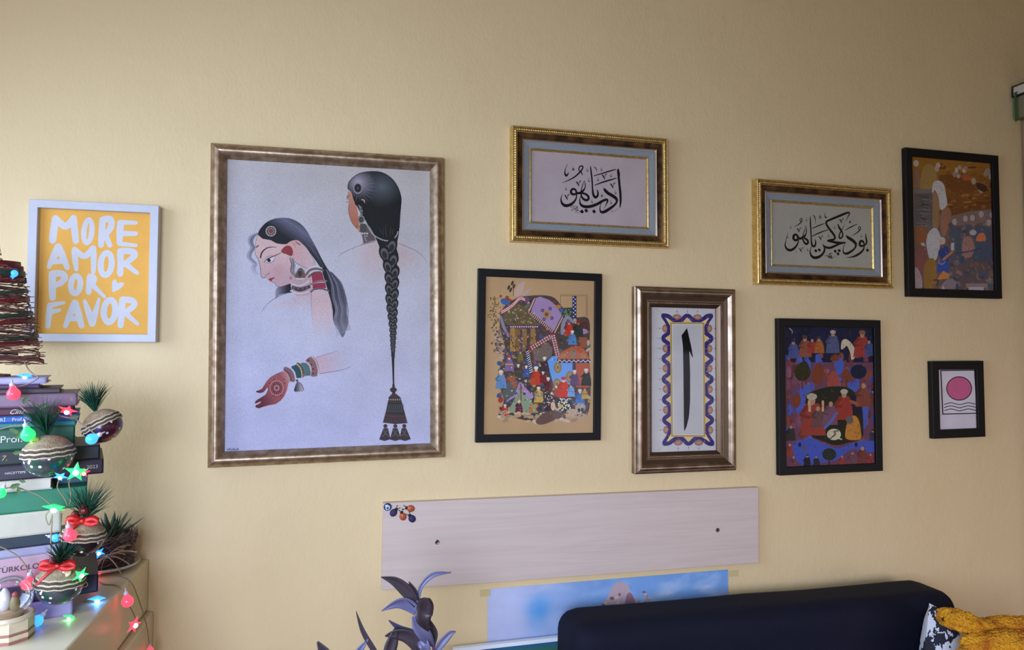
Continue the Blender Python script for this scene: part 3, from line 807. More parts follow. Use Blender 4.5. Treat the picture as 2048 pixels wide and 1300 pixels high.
# ================================================================== pictures 3 and 4: calligraphy in gold rope frames
M_GOLD = mat('bright gold leaf', rgb(224, 196, 128), 0.3, 0.85, col2=rgb(196, 162, 96), vscale=120, rvar=0.1)
M_BRONZE = mat('brown tortoise bronze', rgb(104, 70, 36), 0.32, 0.45, col2=rgb(44, 26, 12), vscale=38, detail=6, rvar=0.1)
M_PALE = mat('pale silver fillet', rgb(196, 180, 162), 0.3, 0.85)
M_LINEN = mat('grey blue linen liner', rgb(140, 146, 148), 0.8, var=0.16, vscale=260, bump=0.3, bscale=700, bdist=0.0005)
INK = (14, 11, 14)


def rope(parent, a, b, r, m):
    """twisted rope moulding from a to b (local points)"""
    a, b = Vector(a), Vector(b); d = b - a; L = d.length; d.normalize()
    n1 = d.orthogonal().normalized(); n2 = d.cross(n1)
    n = max(8, int(L / 0.0012)); v = []; f = []; S = 8
    for i in range(n + 1):
        t = L * i / n; c = a + d * t
        for j in range(S):
            ang = 2 * math.pi * j / S
            rr = r * (1.0 + 0.30 * math.cos(2 * (ang - 2 * math.pi * t / 0.0125)))
            v.append(c + n1 * (math.cos(ang) * rr) + n2 * (math.sin(ang) * rr))
    for i in range(n):
        for j in range(S): f.append((i * S + j, i * S + (j + 1) % S, (i + 1) * S + (j + 1) % S, (i + 1) * S + j))
    return tag(MB().add(v, f).build('rope_moulding', m, parent, smooth=True), kind='stuff')


def gold_picture(corners, label, tint, sheetc, k=1.0):
    pic = Picture('picture_frame', corners, 0.026, label)
    pic.mpx *= k; q = pic.mpx
    o = pic.rails([(0, 0.0), (0, 0.020), (0.6 * q, 0.0245), (2.0 * q, 0.026), (3.6 * q, 0.0245), (4.2 * q, 0.021), (9.5 * q, 0.022), (11.0 * q, 0.0215), (11.2 * q, 0.0185)], M_GOLD, 'gold_edge', smooth=True)
    W, H = pic.W / 2 - 7.2 * q, pic.H / 2 - 7.2 * q
    cs = [(-W, -H), (-W, H), (W, H), (W, -H)]
    for k in range(4):
        a, b = cs[k], cs[(k + 1) % 4]
        rope(o[k], (a[0], -0.0235, a[1]), (b[0], -0.0235, b[1]), 2.6 * q, M_GOLD)
    pic.rails([(11.1 * q, 0.0), (11.1 * q, 0.0185), (12.5 * q, 0.0175), (17 * q, 0.0155), (21.5 * q, 0.0160), (21.8 * q, 0.010)], M_BRONZE, 'bronze_band', smooth=True)
    pic.rails([(21.6 * q, 0.0), (21.6 * q, 0.0172), (22.3 * q, 0.0182), (23.2 * q, 0.0172), (23.8 * q, 0.0140), (25.2 * q, 0.0132), (25.4 * q, 0.010)], M_PALE, 'silver_fillet', smooth=True)
    pic.rails([(25.2 * q, 0.0), (25.2 * q, 0.0125), (27 * q, 0.0130), (36.2 * q, 0.0100), (37 * q, 0.0085), (37 * q, 0.004)], M_LINEN, 'linen_liner')
    pic.rails([(36.8 * q, 0.0), (36.8 * q, 0.0105), (38.0 * q, 0.0116), (39.6 * q, 0.0100), (40.6 * q, 0.0070), (40.8 * q, 0.003)], M_GOLD, 'inner_fillet', smooth=True)
    pic.backing(0.003, M_BACK)
    P = pic.painter(0.0042, tint)
    pic.sheet(P, 40.5 * q, sheetc)
    return pic, P


def ink(P, *strokes):
    for s_ in strokes: P.stroke(s_, INK, n=9)


def ticks(P, pts, s=1.0):
    for (x, y) in pts:
        P.stroke([(x + 12 * s, y - 48 * s, 4 * s), (x - 4 * s, y - 6 * s, 9 * s), (x + 2 * s, y + 22 * s, 15 * s), (x + 18 * s, y + 20 * s, 10 * s), (x + 26 * s, y - 4 * s, 4 * s)], INK, n=5)


def vees(P, pts, s=1.0):
    for (x, y) in pts:
        P.stroke([(x - 54 * s, y - 34 * s, 10 * s), (x - 34 * s, y - 22 * s, 26 * s), (x - 14 * s, y + 12 * s, 22 * s), (x + 4 * s, y + 58 * s, 6 * s)], INK, n=5)
        P.stroke([(x + 4 * s, y + 58 * s, 6 * s), (x + 8 * s, y + 6 * s, 10 * s), (x + 18 * s, y - 34 * s, 14 * s), (x + 36 * s, y - 50 * s, 18 * s), (x + 48 * s, y - 36 * s, 8 * s)], INK, n=5)


def rhomb(P, pts, r):
    for (x, y) in pts: P.poly([(x - r, y - 0.25 * r), (x + 0.1 * r, y - r), (x + r, y + 0.15 * r), (x, y + r)], INK)


def scribble(P, x, y, s, seed):
    r_ = random.Random(seed)
    for k in range(7):
        px, py = x + r_.uniform(-40, 40) * s, y + r_.uniform(-40, 40) * s
        P.stroke([(px, py, 5 * s), (px + r_.uniform(-40, 40) * s, py + r_.uniform(-40, 40) * s, 7 * s), (px + r_.uniform(-50, 60) * s, py + r_.uniform(-30, 40) * s, 6 * s), (px + r_.uniform(-30, 70) * s, py + r_.uniform(-10, 40) * s, 4 * s)], INK, n=5)


pic, P = gold_picture([(1024, 249), (1338, 277), (1337, 494), (1024, 483)], 'gold rope-edged frame with two-word black calligraphy set directly above the camp-scene miniature', (1.72, 1.66, 1.32), (141, 131, 145))
P.zoom(1110, 310, 10.0)
ink(P, [(1258, 275, 10), (1262, 320, 44), (1272, 420, 44), (1290, 600, 44), (1308, 780, 46), (1312, 920, 40), (1304, 1010, 26), (1296, 1066, 6)], [(1262, 290, 30), (1284, 360, 26), (1298, 420, 6)],
    [(976, 662, 12), (1000, 702, 54), (1060, 762, 60), (1150, 815, 64), (1218, 868, 60), (1236, 922, 42), (1200, 990, 42), (1110, 1062, 54), (1000, 1130, 62), (928, 1142, 48), (900, 1090, 24), (906, 1010, 14), (934, 950, 8)],
    [(986, 1075, 5), (1012, 1010, 14), (1050, 925, 34), (1030, 892, 46), (950, 920, 52), (850, 978, 56), (720, 1026, 60), (600, 1034, 60), (522, 998, 46), (496, 930, 28), (502, 860, 14), (530, 795, 8)],
    [(712, 222, 10), (718, 300, 28), (732, 420, 30), (744, 540, 30), (750, 650, 28), (764, 780, 44), (806, 846, 52), (852, 812, 42), (856, 740, 30), (834, 688, 8)],
    [(782, 415, 16), (950, 366, 24), (1100, 320, 26), (1216, 288, 16)], [(798, 602, 16), (950, 546, 28), (1100, 500, 28), (1228, 464, 16)],
    [(150, 556, 6), (280, 500, 20), (400, 432, 28), (492, 348, 30), (552, 268, 26), (550, 222, 26), (505, 226, 26), (476, 268, 22), (482, 310, 18), (520, 338, 24), (546, 392, 18)],
    [(430, 742, 34), (404, 692, 38), (352, 682, 44), (318, 730, 46), (342, 780, 48), (402, 784, 42), (434, 755, 26)],
    [(432, 780, 22), (424, 860, 28), (384, 932, 42), (312, 990, 56), (220, 1014, 60), (150, 978, 50), (120, 900, 28), (130, 830, 14), (156, 770, 5)],
    [(424, 765, 44), (500, 758, 46), (560, 716, 40), (600, 652, 20), (604, 590, 18), (586, 510, 6)], [(586, 512, 6), (556, 590, 14), (534, 670, 18), (520, 748, 26), (532, 830, 34), (580, 888, 46), (640, 902, 50), (672, 866, 44), (652, 812, 44), (596, 776, 42), (530, 760, 36)],
    [(256, 176, 5), (208, 280, 14), (198, 360, 28), (222, 412, 40), (258, 382, 26), (266, 340, 6)])
P.ring(366, 288, 14, 16, 16, INK); P.stroke([(362, 270, 8), (362, 220, 3)], INK)
P.ring(938, 818, 14, 16, 14, INK); P.stroke([(940, 800, 8), (944, 776, 3)], INK)
P.stroke([(776, 236, 8), (812, 262, 18), (834, 300, 12), (836, 342, 4)], INK)
ticks(P, [(642, 302), (672, 508), (856, 490), (926, 288), (1116, 412), (1206, 750), (734, 930), (1114, 948), (214, 672)])
vees(P, [(472, 570), (988, 430), (1156, 612), (242, 838)])
rhomb(P, [(540, 1132), (624, 1114), (780, 1130)], 42)
scribble(P, 398, 1088, 1.3, 4)
ink(P, [(1122, 1108, 8), (1126, 1140, 5)], [(1164, 1108, 6), (1150, 1122, 6), (1164, 1130, 6), (1152, 1142, 6)], [(1190, 1104, 8), (1206, 1114, 6), (1202, 1138, 5)], [(1234, 1080, 9), (1250, 1092, 7), (1246, 1114, 5)])
P.build('calligraphy_sheet', M_PRINT)
pic.glass(0.0080, 37.0 * pic.mpx)

pic, P = gold_picture([(1515, 358), (1788, 376), (1785, 573), (1515, 571)], 'gold rope-edged frame with wide black calligraphy line above the night garden miniature', (2.1, 2.15, 1.75), (119, 114, 113), 0.87)
P.zoom(1560, 410, 10.78)
ink(P, [(1846, 612, 6), (1852, 700, 30), (1868, 790, 36), (1846, 850, 34), (1800, 868, 36)], [(1814, 838, 30), (1784, 782, 44), (1738, 782, 50), (1716, 838, 46), (1742, 884, 46), (1806, 872, 40)],
    [(1816, 880, 22), (1796, 962, 36), (1722, 1040, 46), (1622, 1098, 44), (1530, 1124, 24), (1428, 1134, 5)],
    [(1424, 655, 14), (1474, 706, 58), (1570, 768, 62), (1632, 838, 56), (1620, 918, 36), (1550, 988, 46), (1452, 1044, 52), (1382, 1038, 38), (1360, 980, 20), (1372, 900, 14), (1402, 826, 8)],
    [(1248, 418, 20), (1284, 500, 42), (1340, 590, 32), (1350, 668, 32), (1302, 718, 34), (1274, 682, 30), (1300, 592, 24), (1350, 500, 14), (1388, 424, 5)],
    [(1400, 548, 10), (1520, 480, 24), (1664, 412, 12)], [(1542, 672, 5), (1640, 612, 18), (1710, 552, 24), (1738, 490, 18), (1712, 468, 18), (1688, 508, 16), (1722, 546, 18)],
    [(1418, 358, 6), (1448, 282, 12), (1492, 200, 26), (1478, 162, 36), (1400, 186, 46), (1250, 248, 50), (1100, 310, 46), (1010, 354, 44), (1000, 410, 40), (1060, 510, 46), (1132, 602, 46), (1184, 690, 40), (1160, 742, 44), (1100, 754, 46), (1036, 772, 44)],
    [(1036, 772, 40), (1150, 798, 50), (1280, 818, 54), (1408, 806, 20)], [(1402, 815, 24), (1280, 842, 34), (1180, 884, 48), (1072, 924, 52), (982, 908, 46), (940, 878, 30), (924, 836, 6)],
    [(930, 862, 18), (962, 950, 36), (930, 1040, 42), (850, 1112, 56), (750, 1138, 60), (682, 1100, 46), (650, 1020, 26), (660, 940, 14), (690, 880, 10)],
    [(652, 244, 8), (654, 330, 26), (662, 500, 28), (670, 650, 26), (676, 780, 30), (692, 868, 44), (740, 892, 42), (764, 840, 36), (766, 780, 24), (744, 732, 6)],
    [(694, 506, 14), (820, 450, 24), (958, 398, 14)], [(694, 672, 16), (850, 600, 26), (1034, 532, 14)],
    [(385, 712, 46), (450, 720, 52), (522, 680, 46), (562, 612, 22), (568, 540, 18), (558, 444, 5)], [(558, 446, 5), (534, 520, 12), (508, 612, 16), (488, 702, 28), (512, 790, 36), (562, 840, 46), (602, 818, 42), (592, 760, 42), (536, 720, 42)],
    [(392, 692, 42), (350, 642, 46), (302, 652, 50), (290, 718, 50), (332, 760, 52), (394, 738, 42)], [(398, 755, 22), (382, 830, 30), (322, 918, 46), (232, 974, 56), (150, 948, 46), (110, 860, 26), (128, 770, 14), (146, 690, 12), (172, 586, 4)], [(148, 702, 12), (172, 704, 12), (184, 680, 4)],
    [(302, 472, 5), (400, 420, 18), (456, 368, 22), (478, 310, 16), (452, 288, 18), (428, 328, 16), (462, 364, 18)],
    [(706, 214, 8), (742, 250, 20), (762, 310, 14), (764, 402, 4)], [(976, 162, 5), (966, 236, 16), (990, 272, 24), (1012, 240, 6)])
P.ring(866, 264, 18, 24, 14, INK); P.stroke([(862, 240, 9), (868, 212, 4)], INK); P.ring(1508, 366, 15, 20, 14, INK)
vees(P, [(412, 540), (458, 966), (1326, 342), (882, 712)], 0.9); ticks(P, [(226, 478), (566, 322), (1046, 662), (1172, 482), (1748, 668), (592, 968)], 0.9)
P.stroke([(346, 985, 10), (350, 1048, 4)], INK)
rhomb(P, [(1885, 976), (770, 988), (846, 970), (1190, 996), (1276, 984), (1250, 1054)], 38)
scribble(P, 1080, 1082, 1.3, 6); ink(P, [(975, 1085, 7), (978, 1112, 4)], [(1012, 1080, 7), (1014, 1110, 4)])
P.build('calligraphy_sheet', M_PRINT)
pic.glass(0.0080, 37.0 * pic.mpx)

# ================================================================== picture 5: single alif in a silver frame
M_SIL2 = mat('polished silver moulding', rgb(172, 152, 130), 0.26, 0.9, col2=rgb(132, 112, 92), vscale=30, stretch=(1, 1, 1), rvar=0.08)
M_SIL3 = mat('dark silver moulding', rgb(108, 88, 70), 0.34, 0.85)
pic = Picture('picture_frame', [(1271, 573), (1474, 577), (1476, 943), (1272, 948)], 0.026,
              'tall silver frame holding one black alif stroke inside a blue and gold illuminated border')
q = pic.mpx
o = pic.rails([(0, 0.0), (0, 0.017), (1.2 * q, 0.0185), (3.2 * q, 0.0185)] + [(q * (3.4 + 13 * i / 10), 0.0185 + 0.0095 * math.sin(math.pi * (0.1 + 0.85 * i / 10))) for i in range(11)] + [(16.8 * q, 0.0190)], M_SIL2, 'outer_moulding', smooth=True)
pic.rails([(16.6 * q, 0.0), (16.6 * q, 0.0190), (18 * q, 0.0182), (22 * q, 0.0150), (26.0 * q, 0.0142), (26.3 * q, 0.008)], M_SIL3, 'cove_moulding', smooth=True)
o = pic.rails([(26.2 * q, 0.0), (26.2 * q, 0.0150), (27.2 * q, 0.0165), (30.2 * q, 0.0165), (31.2 * q, 0.0140), (36.4 * q, 0.0085), (36.6 * q, 0.003)], M_SIL3, 'inner_moulding', smooth=True)
W, H = pic.W / 2 - 28.7 * q, pic.H / 2 - 28.7 * q
cs = [(-W, -H), (-W, H), (W, H), (W, -H)]
for k in range(4):
    a, b = Vector((cs[k][0], -0.0168, cs[k][1])), Vector((cs[(k + 1) % 4][0], -0.0168, cs[(k + 1) % 4][1]))
    n = int((b - a).length / 0.0042); mb = MB()
    for i in range(n): mb.sphere(a + (b - a) * ((i + 0.5) / n), 0.0019, seg=6, rings=4)
    tag(mb.build('bead_row', M_SIL2, o[k], smooth=True), kind='stuff')
pic.backing(0.003, M_BACK)
P = pic.painter(0.0042, (1.5, 1.5, 1.22))
pic.sheet(P, 36.3 * q, (166, 163, 176))
P.zoom(1260, 560, 3.252)
NAVY, GOLDC, ROSE = (44, 34, 96), (150, 124, 82), (128, 90, 86)
# border: gold band, navy scallops, rosettes, rays
x0, x1, y0, y1 = 268, 476, 282, 1012
lean = lambda y: (y - 282) * 0.0095


def bx_(x, y): return (x + lean(y), y + (x - 268) * 0.004)


ry = [315, 445, 575, 710, 845, 975]; py_ = [380, 512, 645, 778, 910]
rx = [306, 440]
for y in ry:
    for sx, X in ((-1, 230), (1, 514)):
        P.ell(*bx_(X, y), 21, 27, ROSE, n=12); P.ell(*bx_(X + sx * 2, y), 11, 15, (150, 116, 100), n=8)
        P.stroke([bx_(X + sx * 22, y), bx_(X + sx * 58, y)], (120, 116, 130), 1.6, n=1, cap=False); P.ell(*bx_(X + sx * 38, y), 4, 4, (90, 84, 104), n=6)
for x in rx:
    for sy, Y in ((-1, 243), (1, 1056)):
        P.ell(*bx_(x, Y), 30, 21, ROSE, n=12); P.ell(*bx_(x, Y + sy * 2), 16, 10, (150, 116, 100), n=8)
        P.stroke([bx_(x, Y + sy * 22), bx_(x, Y + sy * 58)], (120, 116, 130), 1.6, n=1, cap=False); P.ell(*bx_(x, Y + sy * 38), 4, 4, (90, 84, 104), n=6)
for sx, X in ((-1, 262), (1, 482)):
    pts = []
    ys = sorted([(y, 0) for y in ry] + [(y, 1) for y in py_])
    for y, pk in ys:
        if pk: pts += [(X + sx * 14, y - 34), (X + sx * 40, y - 14), (X + sx * 46, y), (X + sx * 40, y + 14), (X + sx * 14, y + 34)]
        else: pts += [(X + sx * 6, y)]
    P.stroke([bx_(a, b) + (27,) for a, b in [(X + sx * 46, 236), (X + sx * 20, 276)] + pts + [(X + sx * 20, 1016), (X + sx * 46, 1056)]], NAVY, n=4)
    for y in py_:
        P.poly([bx_(X + sx * 2, y - 22), bx_(X + sx * 20, y - 8), bx_(X + sx * 32, y), bx_(X + sx * 20, y + 8), bx_(X + sx * 2, y + 22)], (186, 160, 104))
        P.stroke([bx_(X + sx * 54, y), bx_(X + sx * 90, y)], (120, 116, 130), 1.6, n=1, cap=False); P.ell(*bx_(X + sx * 68, y), 4, 4, (90, 84, 104), n=6)
for sy, Y in ((-1, 276), (1, 1020)):
    P.stroke([bx_(a, b) + (27,) for a, b in [(216, Y + sy * 46), (250, Y + sy * 40), (285, Y + sy * 12), (306, Y + sy * 4), (335, Y + sy * 14), (358, Y + sy * 38), (373, Y + sy * 44), (388, Y + sy * 38), (412, Y + sy * 14), (440, Y + sy * 4), (465, Y + sy * 12), (498, Y + sy * 40), (528, Y + sy * 46)]], NAVY, n=4)
    P.poly([bx_(350, Y), bx_(362, Y + sy * 18), bx_(373, Y + sy * 34), bx_(384, Y + sy * 18), bx_(396, Y)], (186, 160, 104))
    for sx, X in ((-1, 262), (1, 482)):
        P.poly([bx_(X - sx * 22, Y), bx_(X + sx * 6, Y + sy * 16), bx_(X + sx * 34, Y + sy * 34), bx_(X + sx * 16, Y + sy * 4), bx_(X, Y - sy * 24)], (196, 172, 116))
        P.stroke([bx_(X + sx * 50, Y + sy * 50), bx_(X + sx * 92, Y + sy * 92)], (120, 116, 130), 1.8, n=1, cap=False)
    P.stroke([bx_(373, Y + sy * 50), bx_(373, Y + sy * 92)], (120, 116, 130), 1.6, n=1, cap=False); P.ell(*bx_(373, Y + sy * 70), 4, 4, (90, 84, 104), n=6)
rr = random.Random(2)
for a, b in ((x0 - 6, y0 - 6, ), ):
    P.poly([bx_(x0 - 8, y0 - 8), bx_(x1 + 8, y0 - 8), bx_(x1 + 8, y1 + 8), bx_(x0 - 8, y1 + 8)], GOLDC)
P.poly([bx_(x0 + 5, y0 + 5), bx_(x1 - 5, y0 + 5), bx_(x1 - 5, y1 - 5), bx_(x0 + 5, y1 - 5)], (190, 186, 186))
P.poly([bx_(x0 + 8, y0 + 8), bx_(x1 - 8, y0 + 8), bx_(x1 - 8, y1 - 8), bx_(x0 + 8, y1 - 8)], (158, 156, 168))
for k in range(150):  # flecks of white and gold in the navy band
    if rr.random() < 0.7:
        y = rr.uniform(260, 1036); X = rr.choice([rr.uniform(222, 258), rr.uniform(486, 524)])
    else:
        y = rr.choice([rr.uniform(236, 270), rr.uniform(1026, 1056)]); X = rr.uniform(240, 510)
    P.ell(*bx_(X, y), 2.2, 2.2, rr.choice([(176, 168, 190), (150, 120, 130), (180, 150, 110)]), n=5)
P.poly([(371, 312), (352, 338), (335, 360), (344, 430), (347, 600), (349, 800), (350, 930), (352, 986), (368, 955), (384, 886), (391, 780), (391, 600), (386, 462), (398, 490), (411, 510), (400, 440), (384, 370)], (5, 4, 5))
P.build('calligraphy_sheet', M_PRINT)
pic.glass(0.0078, 34.5 * q)

# ================================================================== black framed prints
M_BLACK = mat('black painted frame', rgb(9, 9, 11), 0.5, var=0.2, vscale=80, spec=0.3)


def black_picture(corners, label, wpx, tint, bg, fn=None, depth=0.016):
    pic = Picture('picture_frame', corners, depth, label)
    w = wpx * pic.mpx
    pic.rails([(0, 0.0), (0, depth - 0.001), (0.001, depth), (w - 0.001, depth), (w, depth - 0.001), (w, 0.004)], M_BLACK)
    pic.backing(0.004, M_BACK)
    P = pic.painter(0.008, tint)
    pic.sheet(P, w, bg, fn)
    return pic, P, w


def person(P, x, y, h, robe, head=(206, 170, 140), turban=(196, 184, 178), lean=0.0, sash=None):
    """small painted figure: feet at y, height h"""
    w = h * 0.30
    P.poly([(x - w * 0.55 + lean * h, y - h * 0.74), (x + w * 0.55 + lean * h, y - h * 0.74), (x + w * 0.9, y - h * 0.4), (x + w, y), (x - w, y), (x - w * 0.8, y - h * 0.4)], robe, smooth=False)
    P.stroke([(x - w * 0.4 + lean * h, y - h * 0.66, h * 0.10), (x - w * 0.9, y - h * 0.48, h * 0.09), (x - w * 0.3, y - h * 0.42, h * 0.07)], tuple(c * 0.8 for c in robe), n=3)
    if sash: P.stroke([(x - w * 0.75, y - h * 0.42, h * 0.06), (x + w * 0.8, y - h * 0.42, h * 0.06)], sash, n=2)
    P.ell(x + lean * h * 1.3, y - h * 0.80, h * 0.085, h * 0.105, head, n=9)
    if turban: P.ell(x + lean * h * 1.3, y - h * 0.90, h * 0.125, h * 0.085, turban, n=9)
    P.stroke([(x - w * 0.1 + lean * h, y - h * 0.70, 1.2), (x, y - h * 0.3, 1.2), (x + w * 0.1, y, 1.2)], tuple(c * 0.62 for c in robe), n=2, cap=False)


# ---- miniature of a crowded camp on tan paper
pic, P, w = black_picture([(955, 536), (1203, 548), (1203, 882), (954, 884)], 'black framed miniature on tan paper crowded with tents, riders and robed figures', 14.4, (1.2, 1.22, 1.1), (172, 138, 102))
P.zoom(940, 520, 3.4214)
rr = random.Random(11)
P.poly([(214, 350), (290, 275), (400, 245), (560, 250), (640, 330), (720, 390), (815, 410), (815, 640), (825, 900), (800, 1060), (700, 1075), (480, 1110), (300, 1080), (200, 1070), (230, 960), (190, 800), (240, 620), (205, 470)], (74, 62, 60), smooth=True)
PAL = [(150, 58, 46), (62, 78, 120), (120, 96, 56), (96, 72, 100), (52, 58, 50), (140, 112, 84), (170, 150, 140), (84, 42, 48), (176, 128, 60), (60, 46, 70), (110, 60, 44), (86, 96, 84)]
for k in range(420):
    x, y = rr.uniform(200, 815), rr.uniform(270, 1070)
    if x < 250 and y < 620: continue
    if y < 400 and x > 600: continue
    P.ell(x, y, rr.uniform(5, 19), rr.uniform(6, 24), rr.choice(PAL), rot=rr.uniform(0, 180), n=7)
# foliage and bird
for k in range(90): P.ell(rr.gauss(165, 18), rr.uniform(250, 480), rr.uniform(2, 5), rr.uniform(4, 8), rr.choice([(84, 74, 38), (104, 90, 50), (70, 60, 36)]), rot=rr.uniform(0, 180), n=6)
for k in range(50): P.ell(rr.gauss(195, 20), rr.uniform(480, 640), rr.uniform(6, 12), rr.uniform(6, 14), rr.choice([(150, 124, 106), (120, 100, 92), (90, 74, 70), (168, 148, 136)]), rot=rr.uniform(0, 180), n=7)
P.poly([(300, 245), (318, 190), (345, 160), (376, 145), (368, 190), (352, 240)], (178, 146, 136), smooth=True); P.poly([(345, 235), (400, 200), (425, 190), (400, 228), (370, 245)], (168, 144, 140))
for (a, b) in ((290, 158), (265, 188), (300, 180), (278, 205)): P.ell(a, b, 9, 18, (62, 58, 50), rot=20, n=8)
P.stroke([(296, 175, 5), (298, 245, 4)], (84, 66, 48)); P.ell(240, 285, 32, 22, (54, 90, 150), rot=20); P.ell(254, 262, 14, 18, (120, 72, 46)); P.ell(210, 248, 8, 10, (150, 46, 40))
# patterned canopy
P.poly([(222, 392), (250, 340), (330, 300), (400, 330), (440, 400), (475, 450), (270, 452), (235, 430)], (92, 80, 58))
for k in range(46): P.ell(rr.uniform(240, 455), rr.uniform(320, 440), rr.uniform(5, 11), rr.uniform(4, 9), rr.choice([(140, 116, 66), (120, 100, 64), (166, 150, 120), (70, 40, 44), (104, 60, 50)]), n=7)
ck = [(216, 356), (262, 330), (300, 300), (340, 262), (372, 270)]
P.stroke([c + (24,) for c in ck], (150, 44, 52)); P.dots(P.along([(a, b - 5) for a, b in ck], 22), 4, (214, 196, 190)); P.dots(P.along([(a + 2, b + 6) for a, b in ck], 22), 4, (214, 196, 190))
P.stroke([(272, 456, 16), (478, 458, 16)], (92, 44, 74)); P.dots([(280 + i * 15, 457) for i in range(13)], 5, (206, 186, 196))
P.stroke([(212, 390, 18), (228, 450, 20), (262, 520, 16)], (128, 116, 140))
for a, c in ((290, (150, 116, 64)), (322, (120, 88, 52)), (372, (128, 96, 60)), (430, (140, 104, 60))): P.rect(a - 15, 470, a + 17, 625, c)
for k in range(40): P.ell(rr.uniform(275, 460), rr.uniform(480, 620), 5, 9, rr.choice([(90, 50, 44), (170, 140, 90), (100, 84, 96), (150, 120, 110)]), n=6)
# purple square tent with striped border
P.poly([(438, 266), (480, 250), (545, 275), (640, 355), (580, 492), (418, 384), (425, 310)], (150, 122, 160))
for q0, q1 in (((400, 352), (580, 498)), ((578, 500), (645, 368)), ((404, 350), (440, 268))):
    P.stroke([q0 + (20,), q1 + (20,)], (96, 56, 60), n=2)
    m_ = 17
    for i in range(m_):
        t = (i + 0.5) / m_; x = q0[0] + (q1[0] - q0[0]) * t; y = q0[1] + (q1[1] - q0[1]) * t
        P.stroke([(x - 5, y + 8, 4.5), (x + 5, y - 8, 4.5)], (206, 176, 150), n=1)
P.ell(524, 372, 30, 30, (160, 124, 84), rot=45, n=8); P.ell(524, 372, 14, 14, (120, 70, 60), n=8)
P.dots([(497, 345), (548, 333), (507, 405), (560, 398)], 12, (60, 50, 96)); P.dots([(497, 345), (548, 333), (507, 405), (560, 398)], 5, (150, 130, 160))
# pink lattice bands
for q0, q1, n_ in (((415, 605), (570, 512), 10), ((566, 512), (604, 668), 10)):
    P.stroke([q0 + (34,), q1 + (34,)], (120, 54, 60), n=2)
    for i in range(n_):
        for o_ in (-8, 8):
            t = (i + 0.5) / n_; dx, dy = q1[0] - q0[0], q1[1] - q0[1]; l = math.hypot(dx, dy)
            x = q0[0] + dx * t - dy / l * o_; y = q0[1] + dy * t + dx / l * o_
            P.poly([(x - 7, y), (x, y - 7), (x + 7, y), (x, y + 7)], (216, 190, 184)); P.poly([(x - 3, y), (x, y - 3), (x + 3, y), (x, y + 3)], (130, 60, 66))
P.poly([(430, 620), (520, 570), (565, 600), (560, 650), (520, 690), (440, 690)], (110, 92, 82)); P.ring(462, 655, 18, 18, 4, (90, 90, 110)); P.ring(545, 620, 14, 14, 4, (90, 90, 110))
P.stroke([(392, 618, 18), (400, 680, 18), (420, 778, 18)], (40, 36, 60))
for i in range(11): P.stroke([(384 + i * 2.6, 632 + i * 14, 5), (402 + i * 2.6, 620 + i * 14, 5)], (206, 200, 206), n=1)
# sky panel top right
for r_ in ((618, 238, 802, 388), (624, 246, 794, 380)): P.stroke([(r_[0], r_[1]), (r_[2], r_[1]), (r_[2], r_[3])], (120, 92, 66), 2.5, n=1)
P.stroke([(620, 240), (620, 330)], (120, 92, 66), 2.5, n=1); P.rect(700, 246, 728, 400, (52, 46, 84)); P.dots([(708 + (i % 2) * 12, 256 + i * 13) for i in range(11)], 5, (190, 186, 206))
P.poly([(600, 330), (700, 325), (705, 400), (640, 400)], (56, 62, 60)); P.dots([(rr.uniform(615, 695), rr.uniform(335, 385)) for i in range(22)], 5, (110, 124, 84)); P.ell(625, 345, 16, 12, (60, 88, 150)); P.ell(605, 320, 18, 14, (176, 110, 50))
# grey arch, figures upper right
P.stroke([(632, 500, 26), (640, 430, 26), (668, 392, 24), (700, 420, 18)], (126, 126, 142)); P.poly([(700, 440), (800, 420), (812, 480), (760, 520), (700, 500)], (86, 46, 44)); P.ell(778, 488, 26, 18, (150, 122, 156))
person(P, 676, 520, 110, (170, 54, 40), (196, 150, 130), (110, 80, 120)); person(P, 740, 530, 120, (48, 54, 48), (160, 100, 70), (130, 44, 40)); person(P, 700, 580, 100, (80, 118, 170), (200, 160, 130), (206, 200, 196)); P.poly([(745, 525), (800, 530), (800, 600), (755, 600)], (140, 80, 60))
# blue panel and orange pavilion
P.poly([(530, 690), (560, 660), (590, 655), (605, 700), (702, 702), (698, 850), (572, 852), (552, 790)], (98, 142, 206))
for (a, b) in ((600, 735), (595, 850), (682, 800)): P.ell(a, b, 27, 42, (132, 108, 72), n=12); P.ell(a, b, 14, 26, (160, 132, 84), n=10); P.ell(a, b, 6, 12, (90, 80, 90), n=8)
P.poly([(596, 680), (630, 625), (690, 594), (750, 590), (795, 625), (820, 688)], (168, 84, 56), smooth=False); P.ell(706, 640, 26, 34, (132, 104, 84)); P.ell(640, 655, 22, 14, (150, 112, 70), rot=-30); P.ell(775, 655, 22, 14, (150, 112, 70), rot=30)
P.rect(596, 678, 822, 704, (44, 38, 66)); P.stroke([(598 + i * 16, 700 - (i % 2) * 16, 5) for i in range(15)], (214, 208, 212), n=1)
P.rect(724, 706, 816, 872, (164, 78, 54)); P.rect(704, 706, 722, 850, (70, 50, 66))
# lower lilac tent
P.poly([(344, 870), (300, 960), (250, 1045), (466, 1045), (410, 950)], (124, 136, 112)); P.poly([(340, 835), (352, 860), (320, 930), (238, 978), (296, 920)], (152, 122, 164)); P.poly([(346, 835), (370, 860), (436, 940), (400, 950), (360, 890)], (152, 122, 164))
P.stroke([(346, 850, 7), (350, 965, 7)], (120, 66, 44)); P.dots([(316, 915), (372, 915)], 10, (70, 56, 104))
P.poly([(220, 900), (260, 830), (330, 860), (300, 930), (230, 960)], (84, 88, 88)); P.poly([(255, 800), (300, 790), (330, 860), (300, 880)], (140, 84, 60))
